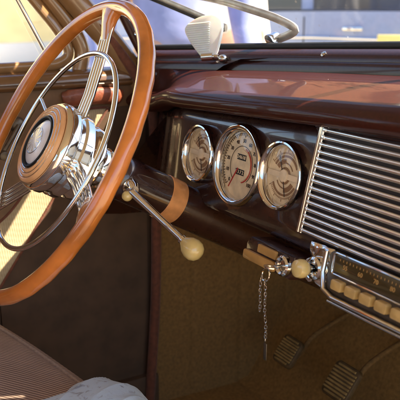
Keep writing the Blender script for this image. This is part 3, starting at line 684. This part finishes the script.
# ------------------------------------------------------------------ steering column
na = Vector((0, -math.cos(WT), math.sin(WT))); ax = -na; vup = Vector((0, math.sin(WT), math.cos(WT)))
cdir = (ax+Vector((0.0, 0.0, 0.02))).normalized()
C0 = WC-na*0.060+vup*0.0045
def cpt(d, dz=0, dx=0): return C0+cdir*d+vup*dz+Vector((dx, 0, 0))
colm = thing('steering_column', 'dark brown steering column tube with an ochre band', 'steering column', cpt(0.3))
cq = cdir.to_track_quat('Z', 'Y').to_matrix().to_4x4()
def colm_at(d): return Matrix.Translation(cpt(d)) @ cq
bm = bmesh.new(); lathe(bm, [(0, 0.0), (0.026, 0.0), (0.0285, 0.004), (0.0285, 0.018), (0.031, 0.020), (0.031, 0.036), (0.029, 0.040), (0, 0.040)], 40, colm_at(0.003)); obj('upper_collar', bm, 'chrome', colm)
bm = bmesh.new(); lathe(bm, [(0, 0.0), (0.0285, 0.0), (0.0325, 0.008), (0.0335, 0.02), (0.0335, 0.58), (0, 0.58)], 48, colm_at(0.043)); obj('tube', bm, 'dark_paint', colm)
bm = bmesh.new(); lathe(bm, [(0.0336, 0.0), (0.0346, 0.0008), (0.0346, 0.0282), (0.0336, 0.029)], 48, colm_at(0.132)); obj('band', bm, 'copper_band', colm)
# shift lever boss + lever
bp = cpt(0.062, -0.008, 0.040)
lev = thing('gear_lever', 'chrome column gear lever ending in a cream ball knob', 'gear lever', bp)
bm = bmesh.new(); tube(bm, [cpt(0.062, -0.004, 0.015), cpt(0.062, -0.006, 0.030), cpt(0.063, -0.008, 0.042), cpt(0.063, -0.008, 0.0475)], [0.0125, 0.0125, 0.0105, 0.006], 20); obj('boss', bm, 'chrome', lev)
bm = bmesh.new(); bmesh.ops.create_uvsphere(bm, u_segments=20, v_segments=12, radius=0.0078); 
for v in bm.verts: v.co += cpt(0.060, -0.020, 0.040)
obj('pivot_cap', bm, 'cream', lev)
K = Vector((0.033, -0.089, -0.101))       # knob centre
S = cpt(0.062, -0.012, 0.043)
dirl = (K-S).normalized()
bm = bmesh.new(); tube(bm, [S, S+dirl*0.03, S+(K-S)*0.5, K-dirl*0.012], [0.0062, 0.0054, 0.0050, 0.0046], 14); obj('rod', bm, 'chrome', lev)
bm = bmesh.new(); kq = Matrix.Translation(K) @ dirl.to_track_quat('Z', 'Y').to_matrix().to_4x4()
lathe(bm, [(0.0, -0.0175), (0.0055, -0.0172), (0.0075, -0.0155), (0.0085, -0.0135), (0.0135, -0.007), (0.0155, 0.001), (0.0145, 0.008), (0.0108, 0.0135), (0.0055, 0.0165), (0, 0.0172)], 40, kq); kn = obj('knob', bm, 'cream', lev)
bm = bmesh.new(); lathe(bm, [(0.0047, -0.021), (0.0068, -0.0205), (0.0068, -0.0165), (0.005, -0.016)], 24, kq); obj('ferrule', bm, 'chrome', lev)

# ------------------------------------------------------------------ driver's door
DX = XL
door = thing('car_door', 'brown and tan trimmed driver door with open window behind the steering wheel', 'door', (DX-0.03, 0.08, FL))
YF, YB = 0.082, -1.0
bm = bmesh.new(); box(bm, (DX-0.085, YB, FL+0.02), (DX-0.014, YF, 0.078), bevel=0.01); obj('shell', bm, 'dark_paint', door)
# sill rail: rounded moulding with two beads
bm = bmesh.new()
rp = [(-0.075, 0.078), (-0.06, 0.093), (-0.03, 0.1015), (-0.010, 0.1000), (0.004, 0.0940), (0.0095, 0.0860), (0.0100, 0.0800), (0.0060, 0.0770), (0.0085, 0.0735), (0.0060, 0.0690), (0.0, 0.0670), (-0.012, 0.0670), (-0.075, 0.0670)]
A = [bm.verts.new((DX+a, YF-0.03, z)) for a, z in rp]; B = [bm.verts.new((DX+a, YB, z)) for a, z in rp]
for k in range(len(rp)): bm.faces.new((A[k], A[(k+1) % len(rp)], B[(k+1) % len(rp)], B[k]))
bm.faces.new(A); bm.faces.new(B); obj('sill_rail', bm, 'sill', door, sharp=1.0)
border = catmull([(0.0045, 0.0270, 0), (-0.035, 0.0270, 0), (-0.068, 0.020, 0), (-0.105, -0.020, 0), (-0.135, -0.070, 0), (-0.170, -0.120, 0), (-0.215, -0.166, 0), (-0.29, -0.205, 0), (-0.45, -0.225, 0), (YB, -0.23, 0)], 6)
YZ = Matrix(((0, 0, 1, DX), (1, 0, 0, 0), (0, 1, 0, 0), (0, 0, 0, 1)))     # outline (y, z) extruded along x
bm = bmesh.new(); prism(bm, [(p.x, p.y) for p in border]+[(YB, 0.0665), (YF, 0.0665), (YF, 0.0270)], -0.013, -0.002, YZ); obj('upper_panel', bm, 'door_brown', door)
bm = bmesh.new(); prism(bm, [(p.x-0.0003, p.y-0.0006) for p in border]+[(YB, -0.30), (-0.2302, -0.30)], -0.0135, -0.004, YZ); obj('cloth_panel', bm, 'door_cloth', door)  # cloth cut off along the dash shadow line
bm = bmesh.new(); prism(bm, [(0.0055, 0.0265), (YF, 0.0265), (YF, FL+0.03), (-0.2290, FL+0.03), (-0.2290, -0.30)], -0.0135, -0.0015, YZ); obj('front_shade', bm, 'door_dark', door)  # the dash's shadow on the door, painted as a dark slanted panel
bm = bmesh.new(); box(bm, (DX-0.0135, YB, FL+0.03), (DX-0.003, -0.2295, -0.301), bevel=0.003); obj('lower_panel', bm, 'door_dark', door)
bm = bmesh.new(); tube(bm, [(DX-0.002, -0.2296, -0.30)]+[(DX-0.002, p.x, p.y) for p in border], 0.0026, 8); obj('welt', bm, 'windlace', door)  # first run trims the painted shadow edge
# padded red-brown pull
bm = bmesh.new(); tube(bm, catmull([(DX+0.000, -0.085, 0.048), (DX+0.003, -0.078, 0.049), (DX+0.004, -0.045, 0.051), (DX+0.004, -0.01, 0.051), (DX+0.003, 0.022, 0.048), (DX+0.000, 0.028, 0.047)], 6), [0.008]+[0.014]*5+[0.0165]*19+[0.014]*5+[0.008], 16, flat=(0.5, 1.0, Vector((1, 0, 0)))); obj('pull', bm, 'red_leather', door, sharp=2)
# round escutcheon and crank
bm = bmesh.new(); cm = Matrix.Translation((DX-0.003, -0.176, 0.008)) @ Matrix.Rotation(R(90), 4, 'Y')
lathe(bm, [(0, 0.012), (0.009, 0.0115), (0.013, 0.008), (0.015, 0.0), (0, 0)], 28, cm); cr = obj('window_crank', bm, 'steel', door)
bm = bmesh.new(); tube(bm, [(DX+0.008, -0.176, 0.008), (DX+0.016, -0.19, -0.01), (DX+0.018, -0.212, -0.040)], 0.004, 10); lathe(bm, [(0, 0.02), (0.008, 0.018), (0.009, 0.006), (0.006, 0), (0, 0)], 18, Matrix.Translation((DX+0.018, -0.212, -0.040)) @ Matrix.Rotation(R(90), 4, 'Y')); obj('crank_arm', bm, 'steel', cr)
# window frame with rounded front corner, vent divider
wfp = catmull([(DX-0.02, -0.75, 0.103), (DX-0.02, -0.30, 0.106), (DX-0.02, -0.125, 0.108), (DX-0.02, -0.082, 0.113), (DX-0.02, -0.065, 0.132), (DX-0.02, -0.082, 0.170), (DX-0.02, -0.125, 0.225), (DX-0.02, -0.185, 0.30), (DX-0.02, -0.245, 0.375), (DX-0.02, -0.33, 0.41), (DX-0.02, -0.75, 0.42)], 8)
bm = bmesh.new(); tube(bm, wfp, 0.0105, 12, flat=(1.2, 0.9)); obj('window_frame', bm, 'rail', door)
# outer part of the frame, filling to the pillar
bm = bmesh.new(); tube(bm, catmull([(DX-0.025, -0.045, 0.095), (DX-0.025, -0.037, 0.135), (DX-0.025, -0.058, 0.18), (DX-0.025, -0.105, 0.24), (DX-0.025, -0.165, 0.315), (DX-0.025, -0.235, 0.40)], 8), 0.017, 12, flat=(0.9, 1.0)); obj('frame_post', bm, 'rail', door)
bm = bmesh.new(); tube(bm, [(DX-0.02, -0.098, 0.112), (DX-0.02, -0.165, 0.245), (DX-0.02, -0.24, 0.375)], 0.0042, 10); obj('vent_divider', bm, 'dull_chrome', door)
bm = bmesh.new(); prism(bm, [(-0.110, 0.108), (-0.085, 0.111), (-0.068, 0.130), (-0.085, 0.170), (-0.13, 0.228), (-0.19, 0.302), (-0.222, 0.340)], -0.0015, 0.0015, Matrix(((0, 0, 1, DX-0.02), (1, 0, 0, 0), (0, 1, 0, 0), (0, 0, 0, 1)))); obj('vent_glass', bm, glass_mat('vent_glass_clear', (0.97, 0.98, 0.97), 1.0), door)

# ------------------------------------------------------------------ seat
seat = thing('bench_seat', 'brown ribbed cloth bench seat cushion with pale welted front edge', 'seat', (0.15, -0.5, FL))
SX0, SX1 = XL+0.01, 0.90
def sfront(x): return -0.165-0.095*max(0.0, (0.15-x)/0.61)**1.5
def seatp(u, v):
    x = SX0+u*(SX1-SX0); yf = sfront(x)
    edge = min(1, (x-SX0)/0.04, (SX1-x)/0.04)
    P = [(-0.70, -0.345), (-0.45, -0.328), (-0.20, -0.318), (-0.09, -0.316), (-0.045, -0.319), (-0.018, -0.330), (-0.004, -0.352), (0.0, -0.380), (-0.004, -0.43), (-0.012, -0.50), (-0.02, -0.56)]
    t = v*(len(P)-1); i = min(int(t), len(P)-2); f = t-i
    y = P[i][0]*(1-f)+P[i+1][0]*f; z = P[i][1]*(1-f)+P[i+1][1]*f
    z += 0.006*math.sin(math.pi*min(1, u*1.0))-(1-edge)*0.02 + 0.003*noise.noise(Vector((x*6, y*6, 1)))
    return Vector((x, yf+y, z))
bm = bmesh.new(); grid(bm, seatp, 70, 61); box(bm, (SX0+0.02, -0.95, -0.60), (SX1-0.02, -0.235-0.05, -0.40)); obj('cushion', bm, 'seat', seat, sharp=2)
bm = bmesh.new(); tube(bm, [seatp((x-SX0)/(SX1-SX0), 0.44)+Vector((0, 0, 0.0015)) for x in [SX0+0.01+k*(SX1-SX0-0.02)/50 for k in range(51)]], 0.0026, 8); obj('welt', bm, 'welt', seat)
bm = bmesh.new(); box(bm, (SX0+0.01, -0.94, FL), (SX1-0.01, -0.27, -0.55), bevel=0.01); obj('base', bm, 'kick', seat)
bm = bmesh.new(); box(bm, (SX0, -1.06, -0.42), (SX1, -0.90, 0.12), Matrix.Rotation(R(0), 4, 'X'), bevel=0.05, seg=4); obj('backrest', bm, 'seat', seat)

# ------------------------------------------------------------------ pale blue cloth lying on the seat edge
bm = bmesh.new()
def cloth(u, v):
    a = u*2*math.pi; r = v**0.8
    rim = 1+0.10*math.sin(3*a+0.6)+0.05*math.sin(7*a)
    x = 0.062+0.112*rim*r*math.cos(a); y = -0.246+0.108*rim*r*math.sin(a)
    q = x*70+y*40+2.0*noise.noise(Vector((x*9, y*9, 4)))
    z = -0.313+0.046*(1-r*r)**0.75+(0.0030*(1-abs(math.sin(q)))**2.5+0.004*noise.noise(Vector((x*20, y*20, 2))))*min(1, 0.3+r)
    over = max(0, y-(sfront(x)-0.03)); z -= over*over*9
    return Vector((x, y, z))
V = grid(bm, cloth, 140, 60, closeu=True)
b2 = bm.copy()
for v in b2.verts: v.co.z -= 0.004
merge(bm, b2); bmesh.ops.remove_doubles(bm, verts=bm.verts[:], dist=1e-6)
tag(obj('folded_cloth', bm, 'cotton', sharp=2), 'pale blue and white printed cotton cloth bunched on the seat front edge', 'cloth')

# ------------------------------------------------------------------ pedals
def pedal(x, y, z, w_, h_, label, name):
    t = thing(name, label, 'pedal', (x, y, z), 'ribbed rubber foot pedals')
    m = Matrix.Translation((x, y, z)) @ Matrix.Rotation(R(90-38), 4, 'X')
    bm = bmesh.new(); prism(bm, rrect(-w_/2, -h_/2, w_/2, h_/2, 0.010), -0.006, 0.004, m, bevel=0.003)
    obj('pad', bm, 'rubber', t); bm = bmesh.new()
    for k in range(9):
        yy = -h_/2+0.007+k*(h_-0.014)/8; hwid = w_/2-(0.004 if 0 < k < 8 else 0.010)
        tube(bm, [m @ Vector((-hwid, yy, 0.0045)), m @ Vector((hwid, yy, 0.0045))], 0.0022, 8)
    obj('tread', bm, 'tread', t)
    bm = bmesh.new(); tube(bm, catmull([m @ Vector((0, 0, -0.006)), m @ Vector((0, 0.0, -0.03)), Vector((x, y+0.07, z+0.02)), Vector((x, y+0.17, z+0.05))], 6), 0.0055, 10); obj('arm', bm, 'kick', t)
pedal(-0.250, 0.30, -0.474, 0.058, 0.062, 'smaller ribbed pedal just right of the hanging key chain', 'clutch_pedal')
pedal(-0.085, 0.30, -0.466, 0.066, 0.070, 'larger ribbed pedal low in the footwell below the radio buttons', 'brake_pedal')

# ------------------------------------------------------------------ white ribbed paddle on swivel clamp
pd = thing('ribbed_paddle', 'white ribbed plastic paddle clamped on the windshield sill left of centre', 'paddle', (-0.235, 0.118, 0.13))
pc = Vector((-0.262, 0.112, 0.134)); pu = Vector((-0.20, 0.10, 1.0)).normalized(); pr = Vector((0.80, 0.60, 0.15)); pr = (pr-pu*pr.dot(pu)).normalized(); pn = pr.cross(pu)
PM = Matrix(((pr.x, pu.x, pn.x, pc.x), (pr.y, pu.y, pn.y, pc.y), (pr.z, pu.z, pn.z, pc.z), (0, 0, 0, 1)))
out = [(-0.011, -0.004), (0.013, -0.004), (0.023, 0.018), (0.029, 0.042), (0.027, 0.058), (0.013, 0.067), (-0.010, 0.066), (-0.032, 0.058), (-0.042, 0.046), (-0.036, 0.030), (-0.024, 0.012)]
outc = [(p.x, p.y) for p in catmull([(x, y, 0) for x, y in out]+[(out[0][0], out[0][1], 0)], 5)][:-1]
bm = bmesh.new(); prism(bm, outc, -0.004, 0.004, PM, bevel=0.002); pb = obj('paddle', bm, 'white', pd)
bm = bmesh.new()
for k in range(14):
    yy = 0.006+k*0.0037
    def xr(yv):
        s = []
        for (xa, ya), (xb, yb) in zip(outc, outc[1:]+outc[:1]):
            if (ya-yv)*(yb-yv) < 0: s.append(xa+(xb-xa)*(yv-ya)/(yb-ya))
        return (min(s), max(s)) if len(s) >= 2 else (0, 0)
    a, b = xr(yy)
    if b-a < 0.01: continue
    b = a+(b-a)*0.72
    tube(bm, [PM @ Vector((a+0.003, yy, 0.0042)), PM @ Vector((b-0.003, yy, 0.0042))], 0.0013, 8)
obj('rib', bm, 'white', pb)
bm = bmesh.new(); tube(bm, [PM @ Vector((-0.010, -0.004, 0.0)), PM @ Vector((0.011, -0.004, 0))], 0.0075, 14)
tube(bm, [PM @ Vector((0.010, -0.004, 0.0)), PM @ Vector((0.022, -0.006, 0.002))], 0.0045, 12); obj('clamp', bm, 'chrome', pd)
bm = bmesh.new(); q = PM @ Vector((0.030, -0.010, 0.003)); bmesh.ops.create_uvsphere(bm, u_segments=20, v_segments=12, radius=0.0085)
for v in bm.verts: v.co = Vector((v.co.x, v.co.y, v.co.z*0.85))+q
tube(bm, [q, q+Vector((0.0, 0.022, -0.012))], 0.004, 10); obj('ball_joint', bm, 'dull_chrome', pd)

# ------------------------------------------------------------------ outside: blue car, yellow board, two people, buildings, trees
def place(loc, rz): return Matrix.Translation(loc) @ Matrix.Rotation(rz, 4, 'Z')
cm_ = place((-4.55, 4.0, GZ), R(40))
bc = thing('parked_car', 'light blue parked car seen side on through the windshield', 'car', cm_)
bm = bmesh.new()
side = [(-2.3, 0.30), (-2.38, 0.55), (-2.30, 0.86), (-2.0, 0.98), (-1.15, 1.08), (1.05, 1.10), (2.1, 0.98), (2.36, 0.80), (2.38, 0.42), (2.2, 0.28)]
sc = [(p.x, p.y) for p in catmull([(x, y, 0) for x, y in side], 5)]
RX = Matrix(((1, 0, 0, 0), (0, 0, -1, 0), (0, 1, 0, 0), (0, 0, 0, 1)))
prism(bm, sc, -0.88, 0.88, RX, bevel=0.0); 
obj('body', bm, 'blue_car', bc, world=False, sharp=0.5)
bm = bmesh.new(); tube(bm, [(-2.2, -0.885, 0.86), (0, -0.888, 0.90), (2.2, -0.885, 0.86)], 0.012, 8); obj('trim', bm, 'chrome', bc, world=False)
bm = bmesh.new(); cab = [(p.x, p.y) for p in catmull([(-1.55, 1.04, 0), (-1.0, 1.45, 0), (-0.4, 1.56, 0), (0.6, 1.55, 0), (1.2, 1.40, 0), (1.75, 1.03, 0)], 6)]
prism(bm, cab, -0.74, 0.74, RX); obj('cabin', bm, 'blue_car', bc, world=False, sharp=0.5)
bm = bmesh.new()
for x in (-1.18, -0.07, 1.0): box(bm, (x, -0.884, 0.36), (x+0.010, -0.8795, 1.06))
box(bm, (-1.2, -0.752, 1.085), (1.05, -0.742, 1.115)); obj('seams', bm, 'black', bc, world=False)
for x0, x1, i0, i1 in ((-1.15, -0.12, 0.28, 0.0), (-0.02, 0.95, 0.0, 0.12)):
    bm = bmesh.new(); prism(bm, [(x0, 1.12), (x1, 1.12), (x1-i1, 1.47), (x0+i0, 1.47)], 0.742, 0.752, RX); obj('window', bm, 'pane', bc, world=False)
for x in (-1.45, 1.45):
    bm = bmesh.new(); wm_ = Matrix.Translation((x, -0.80, 0.33)) @ Matrix.Rotation(R(90), 4, 'X')
    lathe(bm, [(0.2, 0.10), (0.31, 0.09), (0.33, 0.05), (0.33, -0.06), (0.2, -0.1)], 36, wm_); wh = obj('wheel', bm, 'tyre', bc, world=False)
    bm = bmesh.new(); lathe(bm, [(0, 0.11), (0.1, 0.105), (0.2, 0.095), (0.2, 0.0), (0, 0)], 30, wm_); obj('rim', bm, 'chrome', wh, world=False)
for x in (-0.85, 0.25):
    bm = bmesh.new(); box(bm, (x, -0.915, 0.955), (x+0.16, -0.885, 0.985), bevel=0.008); obj('handle', bm, 'chrome', bc, world=False)
bm = bmesh.new(); box(bm, (0.95, -1.06, 1.08), (1.12, -0.86, 1.20), bevel=0.03); obj('mirror', bm, 'frame_white', bc, world=False)

bm = bmesh.new(); ym = place((-3.03, 3.36, GZ), R(44))
box(bm, (-0.16, -0.015, 0.72), (0.16, 0.015, 0.95), ym, bevel=0.004)
yb = thing('notice_board', 'small pale yellow board on a post in front of the blue car', 'sign', (-3.03, 3.36, GZ))
obj('board', bm, 'yellow', yb)
bm = bmesh.new(); tube(bm, [ym @ Vector((0, 0.022, 0.0)), ym @ Vector((0, 0.022, 0.9))], 0.018, 10); obj('post', bm, 'steel', yb)

def skin_mesh(chains, sub=2):
    """chains: list of [(point, radius)...]; the first vertex of a later chain joins by index ('j', chain, idx)"""
    me = bpy.data.meshes.new('figure'); verts = []; edges = []; rad = []; idx = []
    for ch in chains:
        ids = []
        for it in ch:
            if it[0] == 'j': ids.append(idx[it[1]][it[2]]); continue
            verts.append(it[0]); rad.append(it[1]); ids.append(len(verts)-1)
        edges += list(zip(ids, ids[1:])); idx.append(ids)
    me.from_pydata(verts, edges, []); o = bpy.data.objects.new('figure', me); COL.objects.link(o)
    md = o.modifiers.new('s', 'SKIN'); md.use_smooth_shade = True
    for i, sv in enumerate(me.skin_vertices[0].data):
        r = rad[i]; sv.radius = r if isinstance(r, tuple) else (r, r); sv.use_root = (i == 0)
    s = o.modifiers.new('d', 'SUBSURF'); s.levels = sub; s.render_levels = sub
    dg = bpy.context.evaluated_depsgraph_get(); out = bpy.data.meshes.new_from_object(o.evaluated_get(dg))
    bpy.data.objects.remove(o); bpy.data.meshes.remove(me); return out
def person(loc, rz, h, shirt, label, bend):
    k = h/1.75; root = thing('person', label, 'person', place(loc, rz), 'people standing outside by the car')
    def v(x, y, z): return (x*k, y*k, z*k)
    chains = [[(v(0, 0, .98), (.15, .11)), (v(0, 0, 1.12), (.135, .10)), (v(0, -.01, 1.28), (.155, .11)), (v(0, 0, 1.42), (.13, .09)), (v(0, 0, 1.50), .055), (v(0, -.01, 1.57), .058), (v(0, -.02, 1.63), (.078, .092)), (v(0, -.015, 1.70), (.074, .09)), (v(0, 0, 1.745), .04)]]
    for s in (1, -1):
        b = bend if s > 0 else 0.0
        hand = v(s*.27, -.06-.22*b, .80+.22*b)
        chains.append([('j', 0, 3), (v(s*.17, 0, 1.43), .062), (v(s*.23, .01, 1.28), .048), (v(s*.255, .02, 1.10), .042), (v(s*.265, -.03-.10*b, .95+.1*b), .035), (v(s*.27, -.05-.19*b, .85+.19*b), .026), (hand, (.034, .018))])
        ci = len(chains)-1
        for f in range(4):
            dxf = (f-1.5)*0.016; L = (.075, .085, .08, .062)[f]
            chains.append([('j', ci, 6), (v(s*.27+dxf*.4, -.075-.22*b+dxf, .765+.22*b), .010), (v(s*.268+dxf*.4, -.085-.22*b+dxf, .765-L*.6+.22*b), .0085), (v(s*.262+dxf*.4, -.082-.22*b+dxf, .765-L+.22*b), .007)])
        chains.append([('j', ci, 6), (v(s*.255, -.10-.22*b, .79+.22*b), .011), (v(s*.25, -.12-.22*b, .75+.22*b), .009)])
        chains.append([('j', 0, 0), (v(s*.09, 0, .90), .088), (v(s*.10, -.01, .70), .075), (v(s*.105, -.01, .50), .055), (v(s*.11, .02, .30), .055), (v(s*.11, .03, .09), .038), (v(s*.115, -.03, .045), .04), (v(s*.12, -.14, .035), (.042, .03))])
    me = skin_mesh(chains); obj('body', me, 'skin', root, world=False)
    # face: nose, brows, ears as small raised pieces belong to the head
    bm = bmesh.new()
    bmesh.ops.create_uvsphere(bm, u_segments=20, v_segments=14, radius=0.098*k)
    for q in bm.verts:
        q.co = Vector((q.co.x*0.9, q.co.y*1.08, q.co.z*0.95))+Vector(v(0, 0.012, 1.685))
    bmesh.ops.delete(bm, geom=[q for q in bm.verts if q.co.y < -0.035*k and q.co.z < 1.70*k or q.co.z < 1.61*k], context='VERTS'); obj('hair', bm, 'hair', root, world=False)
    ch = [[(v(0, 0, .97), (.172, .13)), (v(0, 0, 1.12), (.158, .122)), (v(0, -.01, 1.28), (.175, .13)), (v(0, 0, 1.42), (.148, .108)), (v(0, 0, 1.475), .07)]]
    for s in (1, -1): ch.append([('j', 0, 3), (v(s*.175, 0, 1.43), .078), (v(s*.235, .01, 1.28), .066), (v(s*.258, .02, 1.12), .058), (v(s*.266, -.03-.10*(bend if s > 0 else 0), .95+.1*(bend if s > 0 else 0)), .050), (v(s*.27, -.05-.18*(bend if s > 0 else 0), .87+.18*(bend if s > 0 else 0)), .042)])
    obj('shirt', skin_mesh(ch), shirt, root, world=False)
    ch = [[(v(0, 0, .99), (.165, .125)), (v(0, 0, .93), (.16, .12))]]
    for s in (1, -1): ch.append([('j', 0, 1), (v(s*.09, 0, .86), .105), (v(s*.10, -.01, .70), .092), (v(s*.105, -.01, .50), .078), (v(s*.11, .02, .30), .073), (v(s*.11, .03, .10), .066)])
    obj('trousers', skin_mesh(ch), 'denim', root, world=False)
    for s in (1, -1):
        bm = bmesh.new(); b2 = bmesh.new(); bmesh.ops.create_uvsphere(b2, u_segments=14, v_segments=10, radius=0.013*k)
        merge(bm, b2, Matrix.Translation(v(s*.032, -.088, 1.655)))
        obj('eye', bm, 'frame_white', root, world=False)
    bm = bmesh.new(); tube(bm, [v(0, -.098, 1.655), v(0, -.112, 1.625), v(0, -.116, 1.612), v(0, -.100, 1.604)], [.008*k, .012*k, .014*k, .008*k], 10); obj('nose', bm, 'skin', root, world=False)
    bm = bmesh.new(); tube(bm, [v(-.024, -.092, 1.58), v(0, -.102, 1.582), v(.024, -.092, 1.58)], [.004*k, .007*k, .004*k], 8); obj('mouth', bm, 'red_leather', root, world=False)
person((-1.50, 0.72, GZ), R(75), 1.76, 'shirt_blue', 'person in a lavender blue shirt standing just beyond the left windshield', 0.2)
person((-2.95, 1.78, GZ), R(60), 1.72, 'shirt_white', 'person in a white shirt standing farther out behind the wiper blade', 0.8)

def building(loc, rz, L, H, wallm, label, nwin):
    t = thing('building', label, 'building', place(loc, rz))
    bm = bmesh.new(); box(bm, (-L/2, 0, 0), (L/2, 5, H)); obj('wall', bm, wallm, t, world=False)
    bm = bmesh.new(); box(bm, (-L/2-0.02, -0.05, 0), (L/2+0.02, -0.003, 0.45), bevel=0.01); obj('plinth', bm, 'frame_white', t, world=False)
    bm = bmesh.new(); box(bm, (-L/2-0.3, -0.35, H+0.003), (L/2+0.3, 5.3, H+0.2), bevel=0.03); obj('roof', bm, 'frame_white', t, world=False)
    for k in range(nwin):
        x = -L/2+L*(k+0.5)/nwin
        bm = bmesh.new()
        for a in ((-0.62, 1.0, -0.52, 2.5), (0.52, 1.0, 0.62, 2.5), (-0.519, 2.4, 0.519, 2.5), (-0.519, 1.0, 0.519, 1.1), (-0.04, 1.101, 0.04, 2.399)): box(bm, (x+a[0], -0.06, a[1]), (x+a[2], -0.003, a[3]))
        f = obj('window', bm, 'frame_white', t, world=False)
        bm = bmesh.new(); box(bm, (x-0.518, -0.03, 1.102), (x+0.518, -0.0031, 2.398)); obj('pane', bm, 'pane', f, world=False)
building((-12.5, 1.0, GZ), R(100), 13, 4.2, 'wall', 'sunlit pale yellow rendered building beyond the driver window', 4)
building((-10.6, 10.0, GZ), R(100), 7.5, 6.0, 'brick', 'orange brick building far behind the blue car', 3)

def tree(loc, h, label):
    t = thing('tree', label, 'tree', loc)
    bm = bmesh.new(); L = Vector(loc)
    tube(bm, catmull([L, L+Vector((0.05, 0, h*0.25)), L+Vector((-0.04, 0.05, h*0.5)), L+Vector((0.05, 0, h*0.8))], 5), [0.16-0.13*k/15 for k in range(16)], 10)
    for k in range(7):
        a = k*2.4; b = L+Vector((0, 0, h*(0.35+0.06*k))); tube(bm, [b, b+Vector((math.cos(a)*h*0.12, math.sin(a)*h*0.12, h*0.1)), b+Vector((math.cos(a)*h*0.24, math.sin(a)*h*0.24, h*0.16))], [0.05, 0.035, 0.015], 7)
    obj('trunk', bm, 'bark', t)
    bm = bmesh.new(); cl = [L+Vector((rnd.gauss(0, h*0.14), rnd.gauss(0, h*0.14), h*(0.42+0.5*rnd.random()))) for _ in range(26)]
    for _ in range(3200):
        c = rnd.choice(cl)+Vector((rnd.gauss(0, 1), rnd.gauss(0, 1), rnd.gauss(0, 0.8)))*h*0.055
        q = Vector((rnd.gauss(0, 1), rnd.gauss(0, 1), rnd.gauss(0, 1))).normalized(); u = q.orthogonal().normalized()*0.075; w_ = q.cross(u)*0.6
        bm.faces.new([bm.verts.new(c+s) for s in (u, w_, -u, -w_)])
    obj('crown', bm, 'leaf', t)
tree((-10.9, 7.7, GZ), 5.6, 'leafy green tree close beside the orange brick building')
